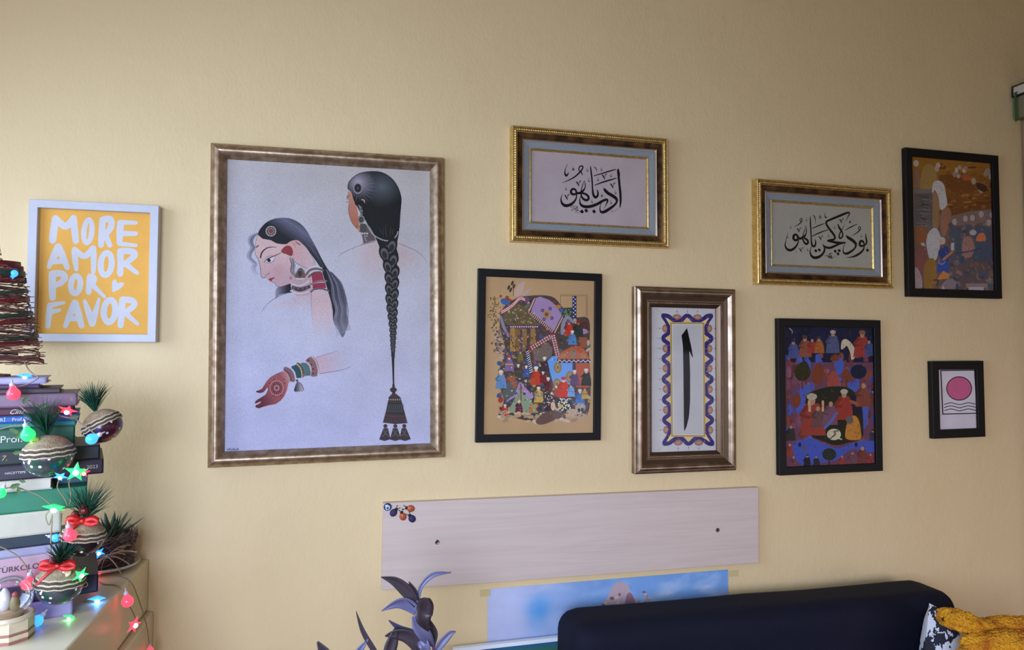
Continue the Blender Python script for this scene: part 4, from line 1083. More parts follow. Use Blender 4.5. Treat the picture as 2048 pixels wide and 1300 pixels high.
# horse and dotted green cloth
P.poly([(500, 905), (560, 878), (600, 920), (590, 1000), (540, 1050), (500, 1060), (520, 980)], (60, 48, 50)); P.dots([(rr.uniform(505, 580), rr.uniform(900, 1010)) for i in range(40)], 4, (200, 190, 186)); P.poly([(600, 950), (680, 935), (700, 1020), (640, 1040), (590, 1010)], (40, 54, 46)); P.dots([(rr.uniform(600, 690), rr.uniform(945, 1030)) for i in range(45)], 5, (206, 200, 196)); P.ell(568, 1000, 16, 30, (206, 170, 140)); P.ell(620, 1000, 20, 14, (190, 154, 96))
FIG = [(452, 855, 130, (176, 62, 44), None), (535, 900, 100, (92, 44, 50), None), (640, 940, 145, (190, 50, 36), None), (470, 975, 110, (186, 150, 84), (80, 110, 160)), (795, 860, 120, (40, 44, 40), None), (752, 995, 115, (66, 110, 176), None),
       (786, 950, 80, (184, 146, 70), (150, 50, 40)), (240, 1075, 90, (196, 58, 44), None), (335, 1045, 90, (96, 36, 44), (50, 70, 130)), (418, 1040, 50, (180, 104, 50), None), (212, 880, 130, (96, 124, 166), None), (268, 760, 110, (122, 92, 134), (180, 150, 60)),
       (345, 690, 70, (110, 100, 50), None), (510, 760, 100, (66, 48, 60), None), (692, 935, 90, (110, 150, 200), None), (330, 800, 90, (60, 66, 60), (150, 50, 44)), (385, 800, 80, (60, 84, 140), None), (500, 840, 80, (120, 40, 48), None), (715, 860, 110, (90, 66, 104), None), (590, 930, 70, (160, 64, 50), None)]
for (x, y, h, c, sh) in FIG: person(P, x, y, h, c, sash=sh, turban=rr.choice([(206, 196, 192), (200, 186, 180), (170, 60, 50), (196, 180, 170)]))
# rocks along the bottom
for k in range(70):
    x = rr.uniform(190, 790); P.ell(x, rr.uniform(1050, 1110) - abs(x - 480) * 0.04, rr.uniform(12, 26), rr.uniform(8, 15), rr.choice([(178, 150, 122), (164, 136, 108), (190, 164, 138), (150, 122, 100)]), rot=rr.uniform(-20, 20), n=9)
P.poly([(450, 1100), (500, 1050), (560, 1030), (640, 1050), (600, 1080), (520, 1120), (470, 1125)], (96, 74, 68), smooth=True)
P.ell(755, 1010, 36, 32, (158, 146, 142)); P.ell(745, 1028, 10, 14, (60, 52, 56)); P.ell(768, 1026, 10, 14, (60, 52, 56)); P.ell(700, 1040, 42, 22, (176, 148, 128)); P.ell(760, 1070, 40, 22, (166, 138, 118))
for k in range(520):
    x, y = rr.uniform(215, 812), rr.uniform(300, 1075)
    if (y < 410 and x > 600) or (530 < x < 700 and 690 < y < 850) or (440 < x < 630 and 280 < y < 470): continue
    c = rr.choice(PAL + [(206, 190, 176), (40, 34, 38), (190, 150, 90), (200, 170, 150), (34, 30, 36)])
    if rr.random() < 0.5: P.ell(x, y, rr.uniform(1.5, 5), rr.uniform(2, 7), c, rot=rr.uniform(0, 180), n=6)
    else:
        a = rr.uniform(0, math.pi); l = rr.uniform(6, 22)
        P.stroke([(x, y, rr.uniform(1.5, 3.5)), (x + l * 0.5 * math.cos(a) + rr.uniform(-3, 3), y + l * 0.5 * math.sin(a), 3), (x + l * math.cos(a), y + l * math.sin(a), 1.2)], c, n=2, cap=False)
P.build('miniature_print', M_PRINT)
pic.glass(0.0105, w)

# ---- dark night garden miniature
pic, P, w = black_picture([(1555, 636), (1760, 641), (1768, 943), (1561, 950)], 'black framed dark blue and maroon night garden miniature with picnickers and a curled white dog', 13.4, (1.08, 1.12, 0.95), (104, 62, 84))
P.zoom(1545, 620, 3.8255)
rr = random.Random(21)
P.rect(98, 118, 792, 400, (28, 30, 58)); P.rect(196, 118, 294, 330, (24, 26, 50)); P.rect(300, 118, 400, 330, (30, 32, 62))
for k in range(150):  # finger-like rocks
    x, y = rr.uniform(105, 790), rr.uniform(330, 1000); h = rr.uniform(30, 90)
    c = rr.choice([(122, 74, 98), (108, 62, 86), (134, 84, 104), (62, 74, 150), (72, 86, 168), (110, 54, 44), (92, 48, 52), (128, 66, 56)])
    P.poly([(x - 15, y + h / 2), (x - 17, y - h * 0.2), (x - 6, y - h / 2), (x + 6, y - h / 2), (x + 17, y - h * 0.2), (x + 15, y + h / 2)], c, smooth=True)
    P.stroke([(x - 6, y - h * 0.35, 3), (x - 5, y + h * 0.4, 3)], tuple(v * 0.8 for v in c), n=2, cap=False); P.stroke([(x + 6, y - h * 0.35, 3), (x + 7, y + h * 0.4, 3)], tuple(min(255, v * 1.2) for v in c), n=2, cap=False)
for q0 in ([(330, 345), (370, 350), (365, 420), (335, 430)], [(470, 390), (530, 370), (545, 450), (500, 500)], [(210, 600), (280, 575), (290, 620), (240, 660), (215, 700)], [(570, 560), (650, 560), (655, 640), (600, 620)], [(185, 700), (250, 660), (235, 760), (195, 800)], [(690, 740), (735, 720), (720, 880), (690, 900)]): P.poly(q0, (72, 88, 176), smooth=True)
for q0 in ([(300, 540), (320, 440), (350, 400), (385, 430), (385, 530), (340, 570)], [(530, 510), (560, 450), (590, 470), (600, 530)], [(150, 690), (200, 630), (215, 700), (180, 755)], [(440, 380), (470, 345), (512, 350), (500, 390)]): P.poly(q0, (118, 58, 40), smooth=True)
P.poly([(420, 580), (430, 510), (470, 460), (505, 510), (515, 575)], (150, 70, 66), smooth=True)
P.poly([(262, 650), (300, 625), (430, 588), (560, 590), (640, 640), (682, 720), (694, 900), (680, 985), (580, 1015), (480, 1035), (390, 1005), (290, 960), (228, 840), (250, 720)], (38, 36, 28), smooth=True)
P.poly([(600, 640), (660, 680), (690, 800), (600, 790)], (26, 28, 52))
P.poly([(170, 1010), (300, 985), (400, 1025), (500, 1055), (640, 1010), (790, 1000), (792, 1075), (690, 1090), (620, 1060), (540, 1110), (480, 1150), (380, 1170), (270, 1190), (200, 1170), (160, 1090)], (66, 80, 172), smooth=True)
P.poly([(245, 392), (280, 430), (290, 490), (265, 530), (230, 545), (190, 530), (170, 490), (180, 430)], (48, 46, 28), smooth=True); P.stroke([(228, 500, 6), (228, 600, 10)], (90, 46, 40))
P.ell(658, 472, 63, 55, (24, 32, 58)); P.stroke([(690, 530, 8), (690, 640, 14)], (110, 60, 54)); P.ell(434, 1104, 54, 47, (38, 44, 40)); P.stroke([(434, 1140, 8), (434, 1185, 10)], (50, 44, 40))
P.poly([(525, 300), (530, 240), (560, 222), (600, 250), (630, 300), (632, 360), (605, 380), (595, 330), (570, 275), (550, 290)], (196, 178, 158), smooth=True)
for (x, y, h, c, t) in [(162, 370, 150, (70, 86, 150), (40, 36, 44)), (250, 360, 170, (150, 78, 60), (60, 46, 44)), (300, 330, 120, (160, 54, 44), None), (358, 330, 130, (176, 96, 44), (70, 44, 50)), (460, 330, 180, (84, 92, 140), (200, 190, 180)), (680, 360, 210, (168, 56, 52), (150, 90, 60)), (742, 350, 130, (66, 84, 150), None),
                         (126, 420, 60, (150, 56, 44), None), (310, 960, 330, (158, 56, 46), (206, 190, 176)), (350, 900, 180, (110, 70, 74), None), (440, 880, 200, (122, 78, 104), None), (545, 840, 240, (164, 52, 44), (210, 196, 186)), (770, 720, 120, (120, 60, 50), (40, 36, 40)), (692, 740, 200, (134, 66, 54), None),
                         (140, 1000, 130, (52, 44, 44), None), (265, 1200, 100, (30, 30, 44), (50, 50, 80)), (338, 1200, 90, (44, 40, 50), None), (535, 1195, 90, (160, 60, 54), None), (610, 1190, 120, (120, 70, 90), (80, 60, 120)), (690, 1180, 150, (120, 56, 54), None), (750, 1180, 90, (150, 54, 60), None), (130, 1120, 110, (150, 60, 60), None), (765, 1000, 90, (60, 54, 60), (40, 36, 40)), (160, 1200, 90, (120, 66, 86), None)]:
    person(P, x, y, h, mix(c, (70, 56, 60), 0.18), (164, 128, 108), t and mix(t, (90, 80, 78), 0.3), lean=rr.uniform(-0.03, 0.03))
P.stroke([(400, 900, 22), (450, 850, 24), (490, 790, 24)], (90, 96, 160)); P.stroke([(600, 700, 26), (650, 720, 24)], (150, 80, 60)); P.stroke([(280, 700, 20), (285, 770, 22)], (196, 150, 120)); P.stroke([(385, 700, 18), (385, 770, 18)], (196, 150, 110))
P.poly([(565, 985), (562, 900), (590, 830), (630, 808), (662, 850), (676, 930), (670, 990)], (184, 122, 56), smooth=True)
for k in range(26): P.ell(rr.uniform(575, 665), rr.uniform(850, 980), 6, 6, (160, 100, 44), n=6)
P.ell(470, 952, 54, 44, (196, 184, 164)); P.stroke([(440, 985, 10), (480, 950, 14), (470, 930, 10), (500, 925, 12)], (110, 92, 78)); P.stroke([(500, 980, 10), (530, 990, 8)], (196, 184, 164)); P.ell(590, 840, 28, 32, (96, 86, 92))
P.ell(208, 1030, 12, 18, (30, 34, 60)); P.ell(640, 1030, 12, 18, (30, 34, 60)); P.ell(244, 1058, 14, 18, (96, 78, 84)); P.stroke([(130, 140, 6), (150, 160, 6), (150, 180, 3)], (176, 168, 160))
for k in range(420):
    x, y = rr.uniform(105, 788), rr.uniform(125, 1190)
    if 400 < x < 680 and 600 < y < 1000 and rr.random() < 0.7: continue
    c = rr.choice([(120, 76, 98), (60, 70, 140), (100, 50, 42), (26, 24, 34), (120, 80, 80), (84, 44, 60), (40, 34, 44)])
    if rr.random() < 0.35: P.ell(x, y, rr.uniform(1.5, 5), rr.uniform(2, 6), c, rot=rr.uniform(0, 180), n=6)
    else:
        a = rr.gauss(math.pi / 2, 0.5); l = rr.uniform(8, 30)
        P.stroke([(x, y, 1.5), (x + l * 0.5 * math.cos(a) + rr.uniform(-3, 3), y + l * 0.5 * math.sin(a), 3.2), (x + l * math.cos(a), y + l * math.sin(a), 1.2)], c, n=2, cap=False)
P.build('miniature_print', M_PRINT)
pic.glass(0.0105, w)

# ---- golden hill miniature
pic, P, w = black_picture([(1812, 296), (1999, 310), (2003, 597), (1817, 593)], 'black framed golden brown miniature with pale rocks and a blue-robed traveller', 13.0, (1.7, 1.8, 1.75), (92, 70, 62))
P.zoom(1800, 280, 3.94)
rr = random.Random(31)
P.grad([(98, 125), (735, 165), (740, 545), (560, 580), (400, 600), (100, 560)], lambda x, y: mix((122, 80, 26), (92, 54, 24), (y - 200) / 350), dy=20, smooth=False)
for k in range(120): P.ell(rr.uniform(300, 730), rr.uniform(180, 540), rr.uniform(10, 40), rr.uniform(5, 14), rr.choice([(132, 88, 30), (104, 64, 24), (116, 74, 40), (84, 48, 24)]), rot=rr.uniform(-25, 5), n=8)
P.poly([(300, 290), (420, 275), (560, 330), (600, 400), (480, 420), (370, 380)], (96, 56, 24), smooth=True)
P.poly([(400, 600), (560, 560), (740, 545), (745, 640), (600, 660), (400, 680)], (104, 82, 76))
P.poly([(160, 380), (175, 240), (215, 190), (265, 210), (290, 290), (270, 380)], (124, 96, 52), smooth=True); P.poly([(105, 380), (110, 230), (150, 230), (160, 380)], (110, 80, 62)); P.ell(126, 184, 22, 26, (150, 134, 118))
P.rect(106, 385, 262, 682, (96, 84, 80)); P.rect(114, 420, 254, 676, (76, 68, 66))
for k in range(26): P.stroke([(125 + rr.uniform(0, 90), 440 + k * 9, 4), (160 + rr.uniform(0, 40), 436 + k * 9 + rr.uniform(-8, 8), 6), (215 + rr.uniform(0, 25), 442 + k * 9, 4)], rr.choice([(56, 50, 50), (100, 90, 86)]), n=3)
P.poly([(252, 400), (265, 335), (300, 318), (345, 350), (362, 430), (370, 510), (322, 552), (300, 470), (262, 420)], (156, 148, 146), smooth=True)
P.poly([(262, 410), (300, 440), (312, 560), (300, 690), (262, 690)], (122, 90, 60), smooth=True); P.poly([(318, 600), (340, 545), (380, 530), (404, 580), (390, 660), (350, 760), (320, 700)], (124, 84, 64), smooth=True)
P.poly([(206, 800), (225, 730), (270, 692), (305, 720), (322, 790), (300, 900), (275, 950), (230, 930)], (150, 142, 142), smooth=True); P.poly([(128, 760), (170, 780), (205, 840), (170, 830)], (146, 134, 126))
P.poly([(118, 690), (200, 690), (215, 760), (205, 800), (130, 830), (118, 760)], (112, 68, 40)); P.poly([(128, 860), (160, 830), (205, 860), (215, 960), (190, 1090), (130, 1010)], (104, 62, 58), smooth=True); P.poly([(190, 1000), (230, 935), (275, 950), (290, 1060), (260, 1175), (195, 1170)], (118, 84, 42), smooth=True); P.poly([(118, 1010), (150, 1030), (175, 1110), (165, 1180), (118, 1175)], (132, 112, 112), smooth=True)
for k in range(60): P.ell(rr.uniform(225, 360), rr.uniform(350, 900), 3, 3, (110, 104, 106), n=5)
P.poly([(390, 690), (740, 640), (745, 1190), (300, 1190), (380, 1000)], (84, 66, 64))
for k in range(110): P.ell(rr.uniform(390, 738), rr.uniform(660, 1170), rr.uniform(10, 34), rr.uniform(8, 34), rr.choice([(64, 70, 84), (98, 74, 70), (74, 62, 66), (56, 60, 72), (112, 86, 80), (92, 88, 86)]), rot=rr.uniform(0, 90), n=8)
P.poly([(390, 720), (420, 690), (470, 710), (490, 760), (480, 920), (440, 930), (430, 780), (390, 770)], (62, 68, 80), smooth=True); P.poly([(490, 800), (520, 760), (570, 780), (580, 900), (520, 930), (490, 890)], (128, 92, 84), smooth=True)
P.poly([(580, 720), (640, 680), (710, 700), (720, 900), (660, 960), (570, 920), (600, 830)], (60, 68, 82), smooth=True); P.poly([(600, 795), (620, 740), (660, 735), (675, 790)], (168, 92, 56), smooth=True); P.ell(575, 730, 28, 22, (140, 134, 136))
P.stroke([(430, 890, 10), (540, 880, 10), (640, 850, 10)], (52, 54, 80)); P.rect(722, 630, 746, 850, (130, 40, 38))
for (x, y) in ((445, 240), (470, 215), (505, 240), (430, 270), (460, 285), (300, 200), (290, 225), (690, 240), (715, 265), (680, 265), (720, 290), (580, 325), (640, 395), (515, 220)): P.ell(x, y, rr.uniform(14, 26), rr.uniform(16, 28), rr.choice([(140, 118, 104), (128, 104, 92), (150, 132, 124)]), n=9)
P.poly([(600, 340), (650, 345), (690, 380), (660, 410), (610, 380)], (60, 36, 26), smooth=True); P.ell(525, 300, 34, 22, (140, 66, 34)); P.stroke([(530, 185, 4), (570, 170, 5), (605, 172, 3)], (140, 112, 84))
for (x, y) in ((515, 620), (640, 585), (570, 615), (725, 590), (430, 645), (700, 650)): P.ell(x, y, 20, 26, (140, 124, 120), n=9)
P.poly([(300, 900), (320, 850), (365, 835), (385, 880), (380, 960), (340, 950)], (40, 52, 100), smooth=True); P.poly([(288, 1050), (300, 960), (340, 950), (380, 960), (392, 1050), (345, 1030)], (44, 62, 124)); P.stroke([(300, 965, 6), (330, 980, 6), (355, 960, 6)], (110, 122, 150)); P.poly([(290, 1100), (340, 1030), (392, 1060), (385, 1092)], (160, 100, 56))
P.ell(333, 795, 26, 30, (160, 130, 120)); P.ell(325, 775, 22, 12, (150, 140, 140)); P.stroke([(345, 940, 22), (385, 905, 20), (415, 880, 14)], (140, 92, 70)); P.rect(402, 810, 425, 870, (150, 144, 148))
P.rect(520, 1130, 690, 1165, (120, 96, 96)); P.rect(540, 1158, 660, 1186, (146, 136, 140)); P.poly([(315, 1180), (345, 1120), (400, 1090), (440, 1130), (420, 1185)], (112, 96, 100), smooth=True); P.stroke([(265, 1105, 8), (300, 1105, 8), (290, 1150, 6)], (60, 30, 28)); P.poly([(330, 1180), (340, 1140), (355, 1182)], (150, 144, 146))
for k in range(360):
    x, y = rr.uniform(105, 735), rr.uniform(170, 1180)
    c = rr.choice([(120, 90, 60), (70, 50, 40), (134, 112, 104), (60, 62, 74), (96, 60, 40), (150, 130, 116)])
    if y < 545: c = rr.choice([(136, 92, 34), (84, 50, 22), (110, 70, 30), (120, 86, 50)])
    a = rr.gauss(0.2 if y < 560 else 1.3, 0.5); l = rr.uniform(6, 26)
    P.stroke([(x, y, 1.5), (x + l * 0.5 * math.cos(a), y + l * 0.5 * math.sin(a) + rr.uniform(-3, 3), 3.0), (x + l * math.cos(a), y + l * math.sin(a), 1.2)], c, n=2, cap=False)
P.build('miniature_print', M_PRINT)
pic.glass(0.0105, w)

# ---- small print: plain pink and black stand-in
pic, P, w = black_picture([(1862, 722), (1966, 722), (1973, 875), (1869, 876)], 'small black framed white card with a plain pink disc in a black outlined square', 14.0, (1.95, 2.15, 2.0), (160, 148, 158))
P.zoom(1850, 700, 6.5)
bxq = [(205, 268), (645, 262), (676, 822), (232, 832)]
P.poly([(197, 262), (652, 255), (684, 828), (225, 840)], (24, 18, 24)); P.poly([(212, 274), (638, 268), (668, 816), (240, 826)], (162, 150, 158))
P.ell(444, 500, 168, 158, (24, 18, 24), n=32); P.ell(444, 500, 156, 146, (152, 70, 100), n=32)
for k, y in enumerate((700, 740, 780)):
    P.stroke([(250 + k * 2, y + 8, 10), (340, y - 14, 10), (450, y + 10, 10), (560, y - 14, 10), (652 + k * 3, y + 4, 10)], (24, 18, 24), n=6)
P.build('graphic_card', M_PRINT)
pic.glass(0.0105, w)

# ================================================================== pale wood board with magnets
def wood_mat(name, c1, c2, scale=(0.6, 1, 14), rough=0.45):
    m, nt, p = nodes(name)
    N, L = nt.nodes.new, nt.links.new
    tc = N('ShaderNodeTexCoord'); mp = N('ShaderNodeMapping'); mp.inputs['Scale'].default_value = scale
    n1 = N('ShaderNodeTexNoise'); n1.inputs['Scale'].default_value = 5; n1.inputs['Detail'].default_value = 6; n1.inputs['Distortion'].default_value = 1.2
    r = N('ShaderNodeValToRGB'); r.color_ramp.elements[0].color = c2; r.color_ramp.elements[1].color = c1
    r.color_ramp.elements[0].position = 0.3; r.color_ramp.elements[1].position = 0.62
    L(tc.outputs['Object'], mp.inputs['Vector']); L(mp.outputs['Vector'], n1.inputs['Vector']); L(n1.outputs['Fac'], r.inputs['Fac']); L(r.outputs['Color'], p.inputs['Base Color'])
    p.inputs['Roughness'].default_value = rough
    return m


M_MAPLE = wood_mat('pale maple veneer', rgb(208, 190, 178), rgb(200, 181, 169))
M_STEEL = mat('dull steel', rgb(120, 118, 118), 0.35, 0.9)
M_DARK = mat('dark recess', rgb(22, 20, 20), 0.7)
BD = Picture('wood_board', [(765, 1004), (1517, 977), (1518, 1128), (764, 1178)], 0.018, 'long pale maple board screwed to the wall under the pictures', 'board')
BT = 0.018
MB().bbox(-BD.W / 2, BD.W / 2, -BT, 0, -BD.H / 2, BD.H / 2, 0.0012).build('panel', M_MAPLE, BD.root)


def local(pc, px, py, y):
    """photo pixel on plane y -> local coordinates of a wall-hung thing"""
    p = onY(px, py, y); dx, dz = p.x - pc.cx, p.z - pc.cz
    c, s_ = math.cos(pc.roll), math.sin(pc.roll)
    return (dx * c + dz * s_, -dx * s_ + dz * c)


RX90 = Matrix.Rotation(math.radians(90), 4, 'X')      # lathe axis z -> -y (towards the room)
for (px, py) in ((874, 1084), (1435, 1060)):
    u, v = local(BD, px, py, -BT)
    sc_ = MB().lathe([(0.0056, 0.0), (0.0056, 0.0012), (0.0042, 0.0018), (0.0024, 0.0012), (0.0008, 0.0004)], 0, 16, RX90)
    MB_ = sc_.build('screw', M_STEEL, BD.root, loc=(u, -BT, v), smooth=False)
    MB().lathe([(0.0028, 0.0), (0.0024, 0.0019), (0.0002, 0.0020)], 0, 6, RX90).build('screw_socket', M_DARK, MB_)

M_NAVY = mat('navy glass bead', rgb(22, 34, 92), 0.12)
M_CYAN = mat('pale cyan enamel', rgb(150, 196, 220), 0.2)
M_MILK = mat('white enamel', rgb(222, 222, 226), 0.3)
M_PUP = mat('black enamel', rgb(14, 14, 18), 0.2)
p0 = onY(775, 1013.5, -BT)
ev = empty('evil_eye_magnet', (p0.x, -BT, p0.z), label='round blue evil eye bead magnet in the corner of the wood board', cat='magnet')
R0 = 0.0092
MB().lathe([(R0 * 0.8, 0), (R0, 0.001), (R0, 0.003), (R0 * 0.8, 0.0042), (0.0003, 0.0046)], 0, 24, RX90).build('bead', M_NAVY, ev, smooth=True)
pupil_base = None
for nm, r_, h_, dz, m_ in (('white_ring', 0.0058, 0.0050, -0.0012, M_MILK), ('blue_ring', 0.0044, 0.0054, -0.0018, M_CYAN), ('pupil', 0.0022, 0.0058, -0.0022, M_PUP)):
    MB().lathe([(r_, 0.004), (r_, h_ - 0.0003), (r_ * 0.85, h_), (0.0002, h_)], 0, 18, RX90).build(nm, m_, ev, loc=(0, 0, dz))
MB().sphere((0, -0.0046, 0.0062), (0.0008, 0.0006, 0.0012), seg=8, rings=6).build('white_dot', M_MILK, ev)

M_ORANGE = mat('orange ladybug shell', rgb(186, 84, 44), 0.35)
M_PURPLE = mat('dark violet felt', rgb(46, 32, 78), 0.7)
for (px, py, ang, m_, lab) in ((787, 1025.4, -40, M_PURPLE, 'dark violet beetle magnet touching the evil eye magnet'), (821.5, 1017, 78, M_ORANGE, 'orange spotted ladybug magnet nearest the board top edge'),
                               (805.8, 1033, 18, M_ORANGE, 'orange spotted ladybug magnet between the two violet beetle magnets'), (824.2, 1037.3, 36, M_PURPLE, 'dark violet beetle magnet lying lowest in the magnet cluster')):
    p0 = onY(px, py, -BT)
    e = empty('beetle_magnet', (p0.x, -BT, p0.z), (0, math.radians(-ang), 0), lab, 'magnet', 'insect magnets on the wood board')
    MB().sphere((0, -0.0002, 0), (0.0086, 0.0048, 0.0098), seg=18, rings=10).build('shell', m_, e, smooth=True)
    MB().sphere((0, -0.0005, 0.0108), (0.0042, 0.0034, 0.0034), seg=12, rings=8).build('head', M_PUP, e, smooth=True)
    for sx in (-1, 1):
        a_ = MB().tube([(sx * 0.0015, -0.002, 0.0128), (sx * 0.003, -0.0025, 0.0155), (sx * 0.0042, -0.0025, 0.0172)], 0.0005, seg=5)
        a_.sphere((sx * 0.0045, -0.0025, 0.0178), 0.0014, seg=8, rings=6)
        a_.build('antenna', M_PUP, e)
    if m_ is M_ORANGE:
        for (sx, sz) in ((-0.0035, 0.004), (0.0035, 0.004), (-0.0045, -0.002), (0.0045, -0.002), (0, -0.0005), (-0.002, -0.006), (0.002, -0.006)):
            k = math.sqrt(max(0, 1 - (sx / 0.0086) ** 2 - (sz / 0.0098) ** 2))
            MB().sphere((sx, -0.0002 - 0.0048 * k, sz), (0.0011, 0.0005, 0.0011), seg=8, rings=5).build('spot', M_PUP, e)

# ================================================================== blue sky poster taped below the board
pA, pB = onY(974, 1177, -0.001), onY(1455, 1140, -0.001)
pr_roll = math.atan2(pB.z - pA.z, pB.x - pA.x) * 0.6
PW, PH = (pB - pA).length, 0.47
cz_ = (pA.z + pB.z) / 2 - PH / 2; cx_ = (pA.x + pB.x) / 2
po = empty('wall_poster', (cx_, 0, cz_), (0, -pr_roll, 0), 'blue sky poster with clouds and a pale rocky hill taped behind the sofa', 'poster')
P = Painter(po, -0.0012, cx_, cz_, pr_roll)
P.zoom(0, 0, 1)


class _S: W, H = PW, PH


def sky(u, v):
    c = mix((186, 192, 222), (128, 166, 214), (u - 0.10) / 0.35)
    c = mix(c, (104, 150, 206), (v - 0.70) * 2.0 * u)
    f1 = mnoise.fractal(Vector((u * 7, v * 14, 0.3)), 1.0, 2.0, 4) * 0.5 + 0.5
    c = mix(c, (196, 206, 228), (f1 - 0.45) * 2.2 * (0.35 + 0.65 * u))
    d = math.hypot((u - 0.20) * 1.35, (v - 0.86) * 0.75)
    return mix(c, (92, 162, 222), max(0.0, 0.95 - (d + 0.05 * (f1 - 0.5)) / 0.085))


Picture.sheet(_S, P, 0, None, sky, 0, (72, 56))
rr = random.Random(5)
P.poly([(1196, 1262), (1204, 1215), (1216, 1192), (1228, 1170), (1244, 1164), (1256, 1172), (1268, 1196), (1284, 1206), (1296, 1196), (1306, 1212), (1310, 1262)], (188, 164, 168), smooth=True)
P.poly([(1250, 1262), (1252, 1196), (1262, 1186), (1272, 1206), (1288, 1222), (1300, 1212), (1306, 1262)], (150, 112, 124), smooth=True)
for k in range(26): P.ell(rr.uniform(1205, 1295), rr.uniform(1182, 1250), rr.uniform(2, 5), rr.uniform(2, 4), rr.choice([(206, 184, 184), (130, 100, 112), (170, 144, 150)]), n=6)
P.build('paper_sheet', M_PRINT)
M_TAPE = mat('yellowed adhesive tape', rgb(206, 186, 132), 0.3)
for (px, py) in ((969, 1186), (1466, 1147)):
    u = onY(px, py, -0.0012)
    MB().box(-0.013, 0.013, -0.0006, 0.0006, -0.008, 0.008).build('tape_piece', M_TAPE, po, loc=((u.x - cx_), -0.0016, (u.z - cz_) - (u.x - cx_) * math.tan(pr_roll)))

# ================================================================== printed panel leaning behind the sofa
a_, b_ = onY(931, 1298, -0.028), onY(1105, 1278, -0.028)
M_PANEL = None
m, nt, p = nodes('blue to green printed face')
tc = nt.nodes.new('ShaderNodeTexCoord'); sp = nt.nodes.new('ShaderNodeSeparateXYZ'); cr = nt.nodes.new('ShaderNodeValToRGB'); mr = nt.nodes.new('ShaderNodeMapRange')
nt.links.new(tc.outputs['Object'], sp.inputs[0]); nt.links.new(sp.outputs['Z'], mr.inputs['Value'])
mr.inputs['From Min'].default_value = b_.z - 0.10; mr.inputs['From Max'].default_value = b_.z
nt.links.new(mr.outputs['Result'], cr.inputs['Fac']); nt.links.new(cr.outputs['Color'], p.inputs['Base Color'])
cr.color_ramp.elements[0].color = rgb(64, 110, 96); cr.color_ramp.elements[1].color = rgb(16, 84, 160)
e_ = cr.color_ramp.elements.new(0.80); e_.color = rgb(58, 108, 92)
p.inputs['Roughness'].default_value = 0.3
pn = empty('printed_panel', (0, 0, 0), label='thin board with white top edge and blue-green print standing behind the sofa', cat='board')
x0_, x1_ = a_.x - 0.03, b_.x + 0.28
MB().box(x0_, x1_, -0.028, -0.016, 0.0, b_.z - 0.006).build('printed_face', m, pn)
MB().box(x0_, x1_, -0.029, -0.0155, b_.z - 0.0065, b_.z + 0.003).build('white_edge', mat('bright white edging', rgb(236, 240, 244), 0.4), pn)


# ================================================================== sofa, cushion, blanket
def soft_box(sx, sy, sz, r, cuts=14, amp=0.0, freq=6.0, seed=0.0, bulge=0.0):
    bm = bmesh.new(); bmesh.ops.create_cube(bm, size=2)
    bmesh.ops.subdivide_edges(bm, edges=bm.edges[:], cuts=cuts, use_grid_fill=True)
    h = Vector((sx / 2, sy / 2, sz / 2))
    for v in bm.verts:
        # denser rows near the edges
        q = Vector([math.copysign(1 - (1 - abs(c)) ** 1.25, c) * h[i] for i, c in enumerate(v.co)])
        i_ = Vector([max(-(h[k] - r), min(h[k] - r, q[k])) for k in range(3)])
        d = q - i_
        if d.length > 1e-7: q = i_ + d.normalized() * r
        if bulge:
            b = (1 - (q.x / h.x) ** 2) * (1 - (q.z / h.z) ** 2)
            q.y *= 1 + bulge * max(0, b)
        if amp:
            n_ = mnoise.noise_vector(q * freq + Vector((seed, seed, seed)))
            q += n_ * amp
        v.co = q
    return bm


def box_obj(name, parent, m, c, size, r, amp=0.0, freq=6, seed=0.0, cuts=14, bulge=0.0, rot=None):
    o = MB().bm(soft_box(*size, r, cuts, amp, freq, seed, bulge)).build(name, m, parent, loc=c, rot=rot, smooth=True)
    return o


M_SOFA = mat('midnight navy upholstery', rgb(12, 15, 34), 0.8, var=0.12, vscale=30, bump=0.2, bscale=500, bdist=0.0005, spec=0.25)
so = empty('sofa', (1.12, -0.5, 0), label='midnight navy sofa with rounded backrest standing against the wall', cat='sofa')
SX0, SX1, SE = 0.530, 1.636, 1.800      # backrest ends, seat end
L0 = Vector((1.12, -0.5, 0))


def rel(x, y, z): return (x - L0.x, y - L0.y, z - L0.z)


o = box_obj('backrest', so, M_SOFA, rel((SX0 + SX1) / 2, -0.122, 0.534), (SX1 - SX0, 0.165, 0.45), 0.05, 0.003, 5, 1.0, 26)
o.rotation_euler = (0, math.radians(0.9), 0)
box_obj('seat_cushion', so, M_SOFA, rel((SX0 + SE) / 2, -0.565, 0.256), (SE - SX0 - 0.01, 0.70, 0.13), 0.05, 0.004, 5, 3.0)
box_obj('base', so, M_SOFA, rel((SX0 + SE) / 2, -0.49, 0.15), (SE - SX0, 0.86, 0.10), 0.03)
box_obj('armrest', so, M_SOFA, rel(SE + 0.115, -0.48, 0.33), (0.24, 0.84, 0.46), 0.06, 0.003, 5, 4.0)
box_obj('back_frame', so, M_SOFA, rel((SX0 + SE) / 2, -0.115, 0.31), (SE - SX0, 0.14, 0.26), 0.03)
M_LEG = mat('dark walnut leg', rgb(50, 34, 24), 0.4)
for (x, y) in ((SX0 + 0.08, -0.12), (SE + 0.12, -0.12), (SX0 + 0.08, -0.84), (SE + 0.12, -0.84)):
    MB().lathe([(0.018, 0.0), (0.026, 0.115)], 0, 12).build('leg', M_LEG, so, loc=rel(x, y, 0.0))

